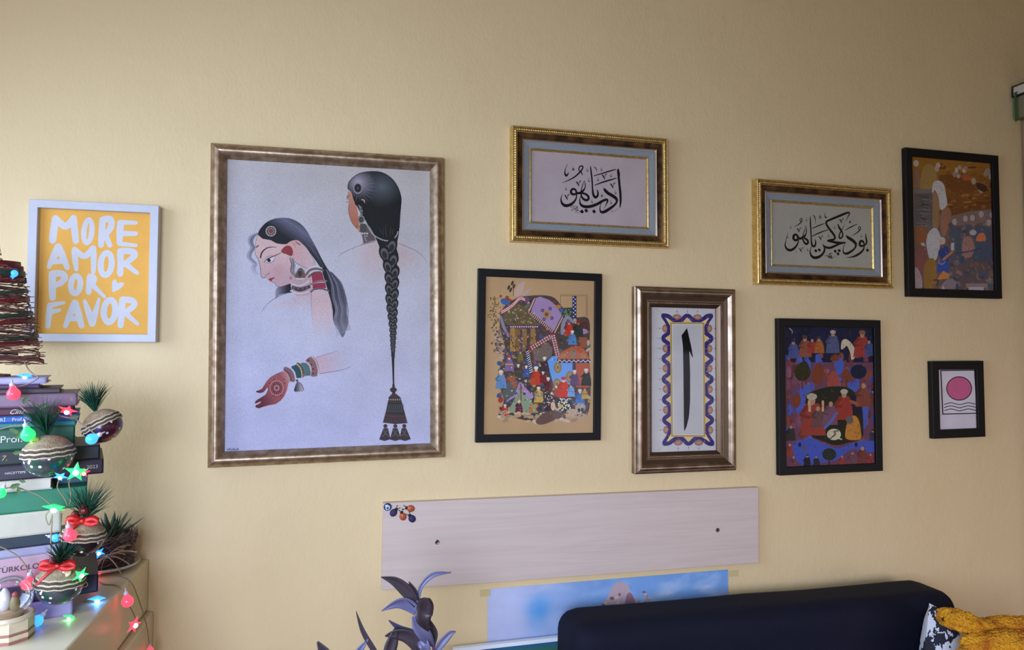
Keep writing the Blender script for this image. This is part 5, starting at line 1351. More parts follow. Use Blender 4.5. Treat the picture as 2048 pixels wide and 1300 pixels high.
# monochrome cushion
m, nt, p = nodes('black and white brush print')
N, L = nt.nodes.new, nt.links.new
tc = N('ShaderNodeTexCoord'); mp = N('ShaderNodeMapping'); mp.inputs['Scale'].default_value = (1.0, 1.0, 0.75); mp.inputs['Rotation'].default_value = (0, math.radians(35), 0); mp.inputs['Location'].default_value = (0.13, 0, 0.31)
n1 = N('ShaderNodeTexNoise'); n1.inputs['Scale'].default_value = 15; n1.inputs['Detail'].default_value = 5; n1.inputs['Roughness'].default_value = 0.62
cr = N('ShaderNodeValToRGB'); cr.color_ramp.interpolation = 'CONSTANT'
cr.color_ramp.elements[0].color = rgb(30, 30, 46); cr.color_ramp.elements[1].color = rgb(222, 224, 232); cr.color_ramp.elements[1].position = 0.44
L(tc.outputs['Object'], mp.inputs['Vector']); L(mp.outputs['Vector'], n1.inputs['Vector']); L(n1.outputs['Fac'], cr.inputs['Fac']); L(cr.outputs['Color'], p.inputs['Base Color'])
p.inputs['Roughness'].default_value = 0.8
M_CUSH = m
apex = onY(1850, 1202, -0.245)


def cushion_mesh(s, t, n=26):
    v = []; f = []
    for sd in (1, -1):
        for j in range(n + 1):
            for i in range(n + 1):
                x, z = -1 + 2 * i / n, -1 + 2 * j / n
                k = (1 - x * x) * (1 - z * z)
                pinch = 1 - 0.07 * ((1 - z * z) * abs(x) ** 3) * 1.0
                px_, pz_ = x * (1 - 0.06 * (1 - z * z)), z * (1 - 0.06 * (1 - x * x))
                w_ = mnoise.noise(Vector((x * 2, z * 2, sd * 3.0))) * 0.008
                v.append((px_ * s / 2, sd * (t / 2 * max(k, 0) ** 0.42 + (w_ if k > 0.02 else 0)), pz_ * s / 2))
    for sd in (0, 1):
        o_ = sd * (n + 1) ** 2
        for j in range(n):
            for i in range(n):
                a = o_ + j * (n + 1) + i; q_ = (a, a + 1, a + n + 2, a + n + 1)
                f.append(q_ if sd else q_[::-1])
    return MB().add(v, f)


cr_ = math.radians(-20); S_ = 0.34
off = Vector((S_ / 2 * math.cos(cr_) + S_ / 2 * math.sin(cr_), 0, S_ / 2 * math.sin(cr_) - S_ / 2 * math.cos(cr_)))
cu = cushion_mesh(S_, 0.13).build('cushion', M_CUSH, loc=(apex.x + off.x, -0.276, apex.z + off.z), rot=(math.radians(-6), -cr_, 0), smooth=True)
tag(cu, 'square black and white brush-patterned cushion on the sofa', 'cushion')

# mustard crochet blanket heaped over the armrest
m, nt, p = nodes('mustard crochet wool')
N, L = nt.nodes.new, nt.links.new
tc = N('ShaderNodeTexCoord')
vo = N('ShaderNodeTexVoronoi'); vo.inputs['Scale'].default_value = 220
n1 = N('ShaderNodeTexNoise'); n1.inputs['Scale'].default_value = 16; n1.inputs['Detail'].default_value = 3
cr = N('ShaderNodeValToRGB'); cr.color_ramp.elements[0].position = 0.34; cr.color_ramp.elements[1].position = 0.50
cr.color_ramp.elements[0].color = rgb(184, 98, 18); cr.color_ramp.elements[1].color = rgb(222, 158, 26)
L(tc.outputs['Object'], vo.inputs['Vector']); L(tc.outputs['Object'], n1.inputs['Vector']); L(n1.outputs['Fac'], cr.inputs['Fac']); L(cr.outputs['Color'], p.inputs['Base Color'])
b = N('ShaderNodeBump'); b.inputs['Strength'].default_value = 1.0; b.inputs['Distance'].default_value = 0.004; b.invert = True
L(vo.outputs['Distance'], b.inputs['Height']); L(b.outputs['Normal'], p.inputs['Normal'])
p.inputs['Roughness'].default_value = 0.95
M_WOOL = m


def roll(mb, pts, radii, seg=84, seed=0.0, flat=0.75):
    q = catmull([tuple(a) + (r_,) for a, r_ in zip(pts, radii)], 34)
    n = len(q); v = []; f = []
    for i, (x, y, z, r_) in enumerate(q):
        for j in range(seg):
            a = 2 * math.pi * j / seg
            d = Vector((0.0, math.cos(a), math.sin(a) * flat))
            w_ = 1 + 0.20 * mnoise.noise(Vector((x * 16 + seed, math.cos(a) * 1.6, math.sin(a) * 1.6))) + 0.06 * mnoise.noise(Vector((x * 60, a * 5, seed)))
            p_ = Vector((x, y + d.y * r_, z + d.z * r_))
            w_ += (0.0075 * (mnoise.voronoi(p_ * 95)[0][0] - 0.4)) / max(r_, 0.012) + 0.0016 / max(r_, 0.012) * math.sin(p_.x * 900)
            v.append((x + 0.010 * mnoise.noise(Vector((a * 2, x * 20, seed))), y + d.y * r_ * w_, z + d.z * r_ * w_))
    for i in range(n - 1):
        for j in range(seg): f.append((i * seg + j, i * seg + (j + 1) % seg, (i + 1) * seg + (j + 1) % seg, (i + 1) * seg + j))
    f.append(tuple(range(seg))); f.append(tuple(range((n - 1) * seg, n * seg)))
    return mb.add(v, f)


mb = MB()
U = lambda px, py, y: onY(px, py, y)
roll(mb, [U(1886, 1240, -0.355), U(1896, 1238, -0.357), U(1925, 1242, -0.357), U(1965, 1254, -0.357), U(2010, 1250, -0.355), U(2060, 1252, -0.35), U(2085, 1256, -0.35)], [0.006, 0.028, 0.034, 0.025, 0.027, 0.025, 0.006], seed=1)
roll(mb, [U(1925, 1292, -0.395), U(1945, 1290, -0.397), U(1990, 1290, -0.397), U(2040, 1288, -0.395), U(2085, 1292, -0.39)], [0.004, 0.028, 0.038, 0.042, 0.006], seed=5)
roll(mb, [U(1915, 1335, -0.42), U(1940, 1334, -0.42), U(2010, 1332, -0.42), U(2060, 1332, -0.41), U(2090, 1334, -0.41)], [0.005, 0.042, 0.054, 0.05, 0.006], seed=9)
for zz, rr_, yy in ((0.50, 0.060, -0.43), (0.42, 0.064, -0.44), (0.370, 0.060, -0.45)):      # lower folds, down to the seat
    roll(mb, [(1.40, yy, zz), (1.43, yy, zz), (1.52, yy, zz + 0.004), (1.62, yy, zz), (1.70, yy, zz)], [0.006, rr_ * 0.9, rr_, rr_ * 0.95, 0.006], seed=zz * 40)
tag(mb.build('blanket', M_WOOL, smooth=True), 'crumpled mustard yellow crochet blanket heaped against the black and white cushion', 'blanket')

# ================================================================== bookcase edge at the right, book with ribbon on top
M_CASE = mat('shaded brown bookcase', rgb(150, 122, 90), 0.5)
bc_ = empty('bookcase', (2.5, -0.16, 0), label='tall bookcase with overhanging top at the right end of the wall', cat='bookcase')
MB().bbox(2.131 - 2.5, 2.95 - 2.5, -0.14, 0.155, 0.0, 2.143, 0.003).build('carcass', M_CASE, bc_)
MB().bbox(2.100 - 2.5, 2.97 - 2.5, -0.16, 0.158, 2.143, 2.213, 0.003).build('top_slab', mat('olive grey painted slab', rgb(120, 112, 84), 0.5), bc_)
MB().box(2.128 - 2.5, 2.132 - 2.5, -0.02, 0.02, 1.845, 1.885).build('white_label', M_MILK, bc_)
bk = empty('book', (2.092, -0.006, 2.213), (0, 0, 0), 'dark hardback with green ribbon lying on top of the bookcase', 'book')
M_BCOV = mat('dark maroon book cloth', rgb(34, 18, 18), 0.6); M_PAGE = mat('aged page block', rgb(198, 190, 170), 0.8, var=0.12, vscale=300, stretch=(0.2, 0.2, 12))
MB().bbox(0, 0.17, -0.24, 0.0, 0.0, 0.004, 0.001).build('back_cover', M_BCOV, bk)
MB().bbox(0, 0.17, -0.24, 0.0, 0.032, 0.036, 0.001).build('front_cover', M_BCOV, bk)
MB().bbox(0.0, 0.17, -0.004, 0.0, 0.0, 0.036, 0.001).build('spine', M_BCOV, bk)
MB().box(0.004, 0.166, -0.236, -0.004, 0.004, 0.032).build('page_block', M_PAGE, bk)
M_RIB = mat('green satin ribbon', rgb(28, 88, 40), 0.4)
rb = [(0.03, -0.012, 0.016), (0.004, -0.012, 0.014), (-0.0035, -0.012, 0.006), (-0.004, -0.012, -0.03), (-0.003, -0.013, -0.082)]
q = catmull(rb, 6); v = []; f = []
for (x, y, z) in q: v += [(x, y - 0.0, z), (x + 0.0006, y - 0.007, z)]
for i in range(len(q) - 1): f.append((2 * i, 2 * i + 1, 2 * i + 3, 2 * i + 2))
o = MB().add(v, f).build('ribbon', M_RIB, bk); o.modifiers.new('thick', 'SOLIDIFY').thickness = 0.0006

# ================================================================== purple-leaved plant in front of the wall
M_LEAFD = mat('dark purple leaf', rgb(62, 50, 60), 0.45, col2=rgb(42, 34, 38), vscale=14)
M_LEAFB = mat('silvery violet leaf', rgb(112, 112, 146), 0.38, col2=rgb(84, 80, 112), vscale=12)
M_STEM = mat('purple stem', rgb(92, 60, 84), 0.5)
PY = -0.42
pot0 = onY(850, 1345, PY)
pl = empty('house_plant', (pot0.x, PY, pot0.z - 0.20), label='purple wandering dude plant with long pointed leaves before the board', cat='plant')
PB = Vector((pot0.x, PY, pot0.z - 0.20))
leaf_i = 0


def leaf(pts, widths, m, tilt=0.5, dy=(0, 0, 0)):
    """pts: photo pixels along the midrib, widths in px; slightly folded blade standing near plane PY"""
    q = catmull([(p_[0], p_[1], w_, PY + (p_[2] if len(p_) > 2 else 0)) for p_, w_ in zip(pts, widths)], 7)
    P3 = [onY(a, b, y) - PB for a, b, w_, y in q]; v = []; f = []; n = len(q)
    for i in range(n):
        t = (P3[min(i + 1, n - 1)] - P3[max(i - 1, 0)]).normalized()
        s_ = t.cross(Vector((0, -1, 0))).normalized()
        side = (s_ * math.cos(tilt) + Vector((0, -1, 0)) * math.sin(tilt)).normalized()
        side2 = (-s_ * math.cos(tilt * 0.4) + Vector((0, -1, 0)) * math.sin(tilt * 0.4)).normalized()
        w_ = q[i][2] * 0.00098 / 2
        v += [P3[i] + side * w_, P3[i] + side * w_ * 0.5 + Vector((0, 0.10 * w_, 0)), P3[i] + Vector((0, 0.25 * w_, 0)), P3[i] + side2 * w_ * 0.5 + Vector((0, 0.10 * w_, 0)), P3[i] + side2 * w_]
    for i in range(n - 1):
        for k in range(4): f.append((i * 5 + k, i * 5 + k + 1, (i + 1) * 5 + k + 1, (i + 1) * 5 + k))
    o = MB().add(v, f).build('leaf', m, pl, smooth=True)
    md = o.modifiers.new('thick', 'SOLIDIFY'); md.thickness = 0.0012
    return o


leaf([(834, 1210), (815, 1183), (790, 1162), (762, 1154)], [14, 24, 18, 2], M_LEAFD, 0.35)
leaf([(834, 1207), (828, 1185), (818, 1163)], [8, 14, 2], M_LEAFD, 0.2)
leaf([(836, 1200), (843, 1172), (866, 1150), (902, 1145)], [6, 9, 10, 2], M_LEAFB, 0.3)
leaf([(834, 1222), (812, 1207), (790, 1208), (763, 1222)], [18, 24, 16, 2], M_LEAFB, 0.3)
leaf([(848, 1197, -0.01), (850, 1212, -0.03), (847, 1236, -0.04), (856, 1262, -0.03)], [22, 33, 30, 3], M_LEAFD, 0.25)
leaf([(866, 1290), (852, 1272, -0.02), (836, 1250, -0.03), (826, 1232, -0.03)], [8, 24, 22, 6], M_LEAFB, 0.3)
leaf([(866, 1292), (868, 1265), (858, 1238)], [8, 14, 3], M_LEAFD, 0.3)
leaf([(868, 1310), (884, 1285), (900, 1268), (912, 1263)], [10, 16, 12, 2], M_LEAFB, 0.4)
leaf([(846, 1320), (838, 1290), (815, 1272), (790, 1268), (770, 1272)], [20, 30, 26, 18, 3], M_LEAFD, 0.2)
leaf([(856, 1320), (848, 1288, -0.01), (826, 1268, 0.02), (800, 1256, 0.02), (777, 1240)], [12, 22, 22, 14, 2], M_LEAFB, 0.5)
leaf([(774, 1330), (780, 1300), (786, 1278), (790, 1256)], [18, 24, 20, 3], M_LEAFD, 0.1)
leaf([(770, 1335), (748, 1300), (726, 1262), (712, 1222)], [9, 11, 9, 1], M_LEAFD, 0.4)
leaf([(700, 1330), (718, 1302), (737, 1277)], [14, 14, 2], M_LEAFB, 0.3)
leaf([(670, 1345), (652, 1310), (635, 1283)], [26, 24, 4], M_LEAFD, 0.3)
for pts in ([(868, 1400), (870, 1340), (868, 1300), (862, 1270), (845, 1235), (835, 1200)], [(850, 1400), (846, 1350), (843, 1310)], [(820, 1400), (790, 1360), (774, 1325)], [(810, 1400), (740, 1370), (700, 1335)], [(805, 1400), (720, 1380), (672, 1345)]):
    MB().tube(catmull([tuple(onY(a, b, PY) - PB) for a, b in pts], 6), 0.0032, seg=8).build('stem', M_STEM, pl, smooth=True)
MB().lathe([(0.055, 0.0), (0.062, 0.02), (0.078, 0.115), (0.084, 0.12), (0.084, 0.135), (0.076, 0.135), (0.072, 0.118)], 0, 28).build('pot', mat('terracotta pot', rgb(150, 90, 62), 0.8), pl, smooth=True)
MB().lathe([(0.073, 0.110), (0.05, 0.122), (0.001, 0.124)], 0, 20).build('soil', mat('potting soil', rgb(46, 34, 26), 0.95), pl)
st = empty('plant_stand', (PB.x, PY, 0), label='round wooden plant stand beside the sofa', cat='stand')
zt = PB.z
MB().lathe([(0.13, zt - 0.022), (0.14, zt - 0.018), (0.14, zt - 0.004), (0.135, zt)], 0, 32).build('top', M_LEG, st)
for k in range(3):
    a = 2 * math.pi * k / 3 + 0.4
    MB().tube([(0.15 * math.cos(a), 0.15 * math.sin(a), 0.0), (0.07 * math.cos(a), 0.07 * math.sin(a), zt - 0.02)], [0.010, 0.014], seg=10).build('leg', M_LEG, st)

# ================================================================== cream cabinet at the left
ZC = 0.937
M_CREAM = mat('cream lacquered wood', rgb(214, 200, 168), 0.42, var=0.05, vscale=8)
cb = empty('cabinet', (-0.72, -0.30, 0), label='cream lacquered cabinet carrying the book-stack Christmas tree', cat='cabinet')
MB().bbox(-1.03 + 0.72, -0.400 + 0.72, -0.62 + 0.30, -0.002 + 0.30, 0.826, ZC, 0.004).build('top_box', M_CREAM, cb)
MB().bbox(-1.03 + 0.72, -0.388 + 0.72, -0.63 + 0.30, -0.002 + 0.30, 0.0, 0.822, 0.004).build('body', M_CREAM, cb)
MB().box(-1.02 + 0.72, -0.406 + 0.72, -0.61 + 0.30, -0.004 + 0.30, 0.820, 0.828).build('shadow_gap', M_DARK, cb)


# ================================================================== stack of books
def text_mesh(name, body, size, m, parent, loc, align='LEFT', rot=(math.pi / 2, 0, 0), shear=0.0):
    c = bpy.data.curves.new(name, 'FONT'); c.body = body; c.size = size; c.align_x = align; c.align_y = 'CENTER'; c.shear = shear
    t = bpy.data.objects.new(name, c); COL.objects.link(t)
    bpy.context.view_layer.update()
    me = bpy.data.meshes.new_from_object(t.evaluated_get(bpy.context.evaluated_depsgraph_get()))
    bpy.data.objects.remove(t); bpy.data.curves.remove(c)
    me.name = name
    return link_mesh(name, me, m, parent, loc, rot)


SPX, SPY = 100.0, -0.335
M_PG = mat('white page edges', rgb(214, 206, 190), 0.8, var=0.15, vscale=200, stretch=(0.2, 0.2, 10))
M_LETW = mat('pale print', rgb(206, 206, 200), 0.5); M_LETG = mat('gold print', rgb(176, 150, 96), 0.4); M_LETD = mat('dark print', rgb(52, 34, 50), 0.6); M_LETT = mat('teal print', rgb(96, 168, 160), 0.5)


def zat(py): return max(ZC, onY(SPX, py, SPY).z)


def book(pxr, lo, hi, yaw, L, D, cover, label, texts=(), spine_pages=False, dy=0.0, zlo=None):
    """book lying in the stack, spine towards the room; pxr = photo column of its right end, lo/hi = photo rows of its faces"""
    a = math.radians(yaw); z0 = zat(lo) if zlo is None else zlo; z1 = zat(hi); T = z1 - z0
    p0 = onY(SPX, (lo + hi) / 2, SPY + dy); d = Vector((math.cos(a), math.sin(a)))
    r_ = ray(pxr, (lo + hi) / 2)
    # ray from the camera meets the vertical plane of the spine
    det = r_.x * -d.y - r_.y * -d.x
    bx, by = p0.x - CAMP.x, p0.y - CAMP.y
    t = (bx * -d.y - by * -d.x) / det
    X, Y = CAMP.x + r_.x * t, CAMP.y + r_.y * t
    e = empty('book', (X, Y, z0), (0, 0, a), label, 'book', 'books piled into a tree')
    if spine_pages:
        MB().box(-L + 0.003, -0.003, 0.003, D - 0.003, 0.0015, T - 0.0015).build('page_block', M_PG, e)
        MB().bbox(-L, 0, 0, D, 0, 0.0018, 0.0006).build('back_cover', cover, e); MB().bbox(-L, 0, 0, D, T - 0.0018, T, 0.0006).build('front_cover', cover, e)
    else:
        c = min(0.0022, T * 0.2)
        MB().box(-L + 0.004, -0.004, 0.002, D - 0.004, c, T - c).build('page_block', M_PG, e)
        MB().bbox(-L, 0, 0.0, D, 0, c, c * 0.3).build('back_cover', cover, e); MB().bbox(-L, 0, 0.0, D, T - c, T, c * 0.3).build('front_cover', cover, e)
        MB().bbox(-L, 0, -0.0012, 0.0025, 0, T, min(0.003, T * 0.25)).build('spine', cover, e)
    for (tx, px, size, m_, sh) in texts:
        # left end of the lettering at photo column px
        r2 = ray(px, (lo + hi) / 2); det2 = r2.x * -d.y - r2.y * -d.x; t2 = (bx * -d.y - by * -d.x) / det2
        q_ = Vector((CAMP.x + r2.x * t2 - X, CAMP.y + r2.y * t2 - Y)); off_ = q_.dot(d)
        text_mesh('spine_lettering', tx, size * T, m_, e, (off_, -0.0022, T * 0.5), shear=sh)
    return e


def bm_(name, r, g, b, rough=0.5): return mat(name, rgb(r, g, b), rough, var=0.12, vscale=25)


BK = []
BK.append(book(145, 1232, 1200, 17, 0.23, 0.155, bm_('lilac cover', 150, 132, 176), 'lilac paperback lying at the very bottom of the book stack', zlo=ZC))
BK.append(book(196, 1200, 1163, 18, 0.24, 0.15, bm_('navy cover', 34, 34, 66), 'navy book with a small round emblem just above the lilac paperback', texts=[('O', 162, 0.42, M_LETW, 0)], dy=0.004))
BK.append(book(140, 1163, 1150, 16.5, 0.21, 0.15, bm_('mauve pink cover', 190, 150, 170), 'thin pink book between the navy book and the lettered pink volume'))
BK.append(book(118, 1150, 1106, 17.5, 0.24, 0.16, bm_('dusty pink cover', 178, 148, 158), 'dusty pink book with TÜRKOLOJİ in dark capitals on its spine', texts=[('TÜRKOLOJİ 50. Yıl', -8, 0.34, M_LETD, 0)]))
BK.append(book(124, 1106, 1089, 16, 0.22, 0.15, bm_('grey lavender cover', 150, 148, 172), 'plain grey lavender book on top of the dusty pink volume'))
BK.append(book(116, 1089, 1066, 17, 0.22, 0.15, bm_('dark teal cover', 26, 44, 58), 'dark teal book under the thick cream volume'))
BK.append(book(122, 1066, 1020, 18, 0.22, 0.155, bm_('cream cover', 196, 190, 170), 'thick cream book without lettering under the green volume'))
BK.append(book(174, 1020, 978, 17, 0.25, 0.16, bm_('bright green cover', 36, 120, 88), 'bright green book with a plain spine under the ivory paperback'))
BK.append(book(105, 978, 955, 16, 0.18, 0.15, bm_('ivory cover', 200, 194, 180), 'ivory paperback showing its page edges above the green volume', spine_pages=True))
tb = empty('book', label='small grey teal book set crosswise beside the ivory paperback', cat='book', group='books piled into a tree')
BK.append(book(207, 955, 925, 17.5, 0.26, 0.165, bm_('aubergine cover', 42, 30, 50), 'aubergine yearbook marked 2023 and HACETTEPE', texts=[('2023', 173, 0.34, M_LETW, 0), ('HACETTEPE', 10, 0.21, M_LETW, 0)]))
# the crosswise book shares the ivory paperback's level
zi0, zi1 = zat(978), zat(955)
pr_ = onY(174, 966, -0.275)
tb.location = (pr_.x, pr_.y, zi0); tb.rotation_euler = (0, 0, math.radians(17))
Tt = zi1 - zi0; M_GT = bm_('grey teal cover', 62, 96, 108)
MB().box(-0.046, -0.003, 0.003, 0.097, 0.0018, Tt - 0.0018).build('page_block', M_PG, tb); MB().bbox(-0.050, 0, 0, 0.10, 0, 0.002, 0.0005).build('back_cover', M_GT, tb); MB().bbox(-0.050, 0, 0, 0.10, Tt - 0.002, Tt, 0.0005).build('front_cover', M_GT, tb); MB().bbox(-0.050, 0, -0.001, 0.002, 0, Tt, 0.001).build('spine', M_GT, tb)
BK.append(book(200, 925, 896, 18, 0.25, 0.16, bm_('black green cover', 24, 30, 34), 'black-green book directly on top of the aubergine yearbook', texts=[('7.', 2, 0.5, M_LETG, 0.2)]))
BK.append(book(150, 896, 853, 17, 0.22, 0.155, bm_('deep green cover', 22, 82, 60), 'thick deep green book with large white Prof. D lettering', texts=[('Prof. D', 0, 0.44, M_LETW, 0)]))
BK.append(book(152, 853, 843, 16.5, 0.21, 0.15, bm_('teal cover', 34, 120, 120), 'thin teal book lettered SANAT on the deep green one', texts=[('SANAT', 20, 0.7, M_LETT, 0)]))
BK.append(book(158, 843, 829, 17, 0.22, 0.15, bm_('royal blue cover', 34, 92, 168), 'royal blue book with bold white Prof.Dr. lettering', texts=[('Prof.Dr.', 24, 0.66, M_LETW, 0), ('ERİ', -6, 0.66, M_LETW, 0)]))
BK.append(book(150, 829, 813, 18, 0.21, 0.15, bm_('wine red cover', 70, 24, 48), 'wine red book with a slanted script title', texts=[('Cina', 18, 0.8, M_LETW, 0.5)]))
BK.append(book(155, 813, 787, 16, 0.21, 0.15, bm_('grey mauve cover', 124, 100, 120), 'grey mauve hardback above the wine red book', texts=[('II', 140, 0.4, M_LETG, 0)]))
BK.append(book(122, 787, 776, 17, 0.17, 0.13, bm_('dark brown cover', 62, 48, 50), 'small dark brown book on the grey mauve hardback'))
BK.append(book(80, 776, 767, 18, 0.15, 0.12, bm_('dark plum cover', 66, 40, 76), 'slim dark plum booklet just below the topmost book'))
BK.append(book(93, 767, 754, 16.5, 0.17, 0.13, bm_('pale lilac cover', 168, 166, 196), 'pale lilac book topmost of the stack carrying the twig tree'))
ZTOP = zat(754)

# ================================================================== little twig cone tree on the stack
xc = onY(-25, 720, -0.30)
tr = empty('twig_tree', (xc.x, -0.29, ZTOP), label='small cone tree of brown twigs wound with red and green ribbon', cat='tree ornament')
ppm = FPX / ((Vector((xc.x, -0.29, 1.35)) - CAMP).dot(_f))      # pixels per metre at the tree
zb, zt_ = onY(0, 728, -0.29).z - ZTOP, onY(0, 530, -0.29).z - ZTOP
rb_, rt_ = 86 / ppm, 44 / ppm
M_TWIG = mat('dry reddish twig', rgb(128, 84, 68), 0.8, var=0.4, vscale=60)
rr = random.Random(17)
mb = MB()


def cone_r(t): return rb_ + (rt_ - rb_) * t


for k in range(520):
    t0 = rr.random(); a0 = rr.uniform(0, 2 * math.pi); sweep = rr.uniform(0.5, 1.3); n = 6; pts = []
    rise = rr.uniform(-0.05, 0.05); jut = rr.uniform(-0.004, 0.003)
    for i in range(n + 1):
        s_ = i / n; a = a0 + sweep * s_; t = min(1, max(0, t0 + rise * s_)); r_ = cone_r(t) + jut + (0.008 * max(0, s_ - 0.75) * 4 if rr.random() < 0.5 else 0)
        pts.append((r_ * math.cos(a), r_ * math.sin(a), zb + (zt_ - zb) * t + rr.uniform(-0.001, 0.001)))
    mb.tube(pts, 0.0008, seg=3, caps=False)
for k in range(140):   # short ends sticking out
    t = rr.random(); a = rr.uniform(0, 2 * math.pi); r_ = cone_r(t); z = zb + (zt_ - zb) * t
    da = rr.uniform(0.15, 0.5)
    mb.tube([(r_ * math.cos(a), r_ * math.sin(a), z), ((r_ + 0.009) * math.cos(a + da), (r_ + 0.009) * math.sin(a + da), z + rr.uniform(-0.004, 0.006))], 0.0007, seg=3, caps=False)
for k in range(130):   # upper cone
    t = rr.random(); a0 = rr.uniform(0, 2 * math.pi); r_ = 0.013 * (1 - t) + 0.002
    mb.tube([(r_ * math.cos(a0 + s_), r_ * math.sin(a0 + s_), zt_ + 0.07 * t) for s_ in (0, 0.4, 0.8, 1.2)], 0.0008, seg=3, caps=False)
tag(mb.build('twig_winding', M_TWIG, tr), kind='stuff')
M_RIBR = mat('dark red ribbon', rgb(96, 22, 28), 0.45); M_RIBG = mat('dark green ribbon', rgb(34, 58, 44), 0.5)


def ribbon(t0, t1, turns, ph, w_, m, up=0.0):
    v = []; f = []; n = 60
    for i in range(n + 1):
        s_ = i / n; a = ph + turns * 2 * math.pi * s_; t = t0 + (t1 - t0) * s_; r_ = cone_r(t) + 0.0035 + up; z = zb + (zt_ - zb) * t
        v += [(r_ * math.cos(a), r_ * math.sin(a), z - w_ / 2), ((r_ - 0.001) * math.cos(a), (r_ - 0.001) * math.sin(a), z + w_ / 2)]
    for i in range(n): f.append((2 * i, 2 * i + 1, 2 * i + 3, 2 * i + 2))
    o = MB().add(v, f).build('ribbon', m, tr, smooth=True); o.modifiers.new('thick', 'SOLIDIFY').thickness = 0.0008


ribbon(0.02, 0.98, 4.5, 0.3, 0.008, M_RIBR); ribbon(0.10, 0.90, 3.5, 1.4, 0.006, M_RIBG, 0.0012); ribbon(0.96, 1.0, 1.0, 0.0, 0.012, M_RIBR, 0.001); ribbon(0.86, 0.92, 1.0, 0.5, 0.010, M_RIBG, 0.002)
MB().tube([(0, 0, -0.001), (0.002, 0, 0.03), (0, 0, zt_)], [0.006, 0.005, 0.004], seg=8).build('trunk', M_TWIG, tr)
MB().lathe([(0.030, 0.0), (0.030, 0.004), (0.006, 0.006)], 0, 16).build('foot', M_TWIG, tr)


# ================================================================== baubles
def speckle_mat(name, c1, c2, dots=(0.85, 0.85, 0.9, 1), sc=30.0, thr=0.22):
    m, nt, p = nodes(name); N, L = nt.nodes.new, nt.links.new
    tc = N('ShaderNodeTexCoord')
    n1 = N('ShaderNodeTexNoise'); n1.inputs['Scale'].default_value = 22
    r1 = N('ShaderNodeValToRGB'); r1.color_ramp.elements[0].position = 0.44; r1.color_ramp.elements[1].position = 0.52
    r1.color_ramp.elements[0].color = c1; r1.color_ramp.elements[1].color = c2
    vo = N('ShaderNodeTexVoronoi'); vo.inputs['Scale'].default_value = sc * 3
    r2 = N('ShaderNodeValToRGB'); r2.color_ramp.interpolation = 'CONSTANT'; r2.color_ramp.elements[0].color = (1, 1, 1, 1); r2.color_ramp.elements[1].color = (0, 0, 0, 1); r2.color_ramp.elements[1].position = thr
    mx = N('ShaderNodeMixRGB'); mx.inputs['Color2'].default_value = dots
    for t_ in (n1, vo): L(tc.outputs['Object'], t_.inputs['Vector'])
    L(n1.outputs['Fac'], r1.inputs['Fac']); L(vo.outputs['Distance'], r2.inputs['Fac']); L(r2.outputs['Color'], mx.inputs['Fac']); L(r1.outputs['Color'], mx.inputs['Color1']); L(mx.outputs['Color'], p.inputs['Base Color'])
    p.inputs['Roughness'].default_value = 0.25; p.inputs['Coat Weight'].default_value = 0.4
    return m


M_BGREEN = speckle_mat('dark green snow-dotted ball', rgb(8, 74, 58), rgb(58, 62, 66))
M_BRED = speckle_mat('dark red snow-dotted ball', rgb(104, 18, 26), rgb(58, 22, 40))
M_BBLACK = speckle_mat('black red snow-dotted ball', rgb(44, 16, 22), rgb(26, 18, 24))
M_KNIT = mat('beige knit', rgb(160, 140, 108), 0.95, var=0.3, vscale=140, bump=0.9, bscale=420, bdist=0.002)
M_KNITW = mat('cream wool trim', rgb(196, 184, 156), 0.95, bump=0.9, bscale=300, bdist=0.002)
M_KNITD = mat('brown wool trim', rgb(96, 78, 62), 0.95, var=0.5, vscale=180, bump=0.8, bscale=300, bdist=0.002)
M_PINE = mat('pine needle green', rgb(26, 84, 58), 0.55, col2=rgb(16, 54, 44), vscale=80)
M_BERRY = mat('dark red berry', rgb(110, 18, 26), 0.3); M_BOW = mat('red satin bow', rgb(190, 26, 26), 0.4); M_BUT = mat('lime green button', rgb(128, 160, 60), 0.4); M_BUTW = mat('ivory button', rgb(200, 184, 140), 0.4)


def needles(parent, base, axis, n, ln, spread, seed, name='pine_sprig'):
    r_ = random.Random(seed); ax = Vector(axis).normalized(); e1 = ax.orthogonal().normalized(); e2 = ax.cross(e1); mb = MB(); base = Vector(base)
    for k in range(n):
        a = r_.uniform(0, 2 * math.pi); s_ = spread * math.sqrt(r_.random())
        d = (ax + (e1 * math.cos(a) + e2 * math.sin(a)) * s_).normalized(); l = ln * r_.uniform(0.7, 1.1)
        st_ = base + ax * r_.uniform(0, ln * 0.35); bend = Vector((0, 0, -1)) * l * r_.uniform(0, 0.16)
        mb.tube([st_, st_ + d * l * 0.55 + bend * 0.3, st_ + d * l + bend], [0.0007, 0.0006, 0.0001], seg=3, caps=False)
    return tag(mb.build(name, M_PINE, parent), kind='stuff')


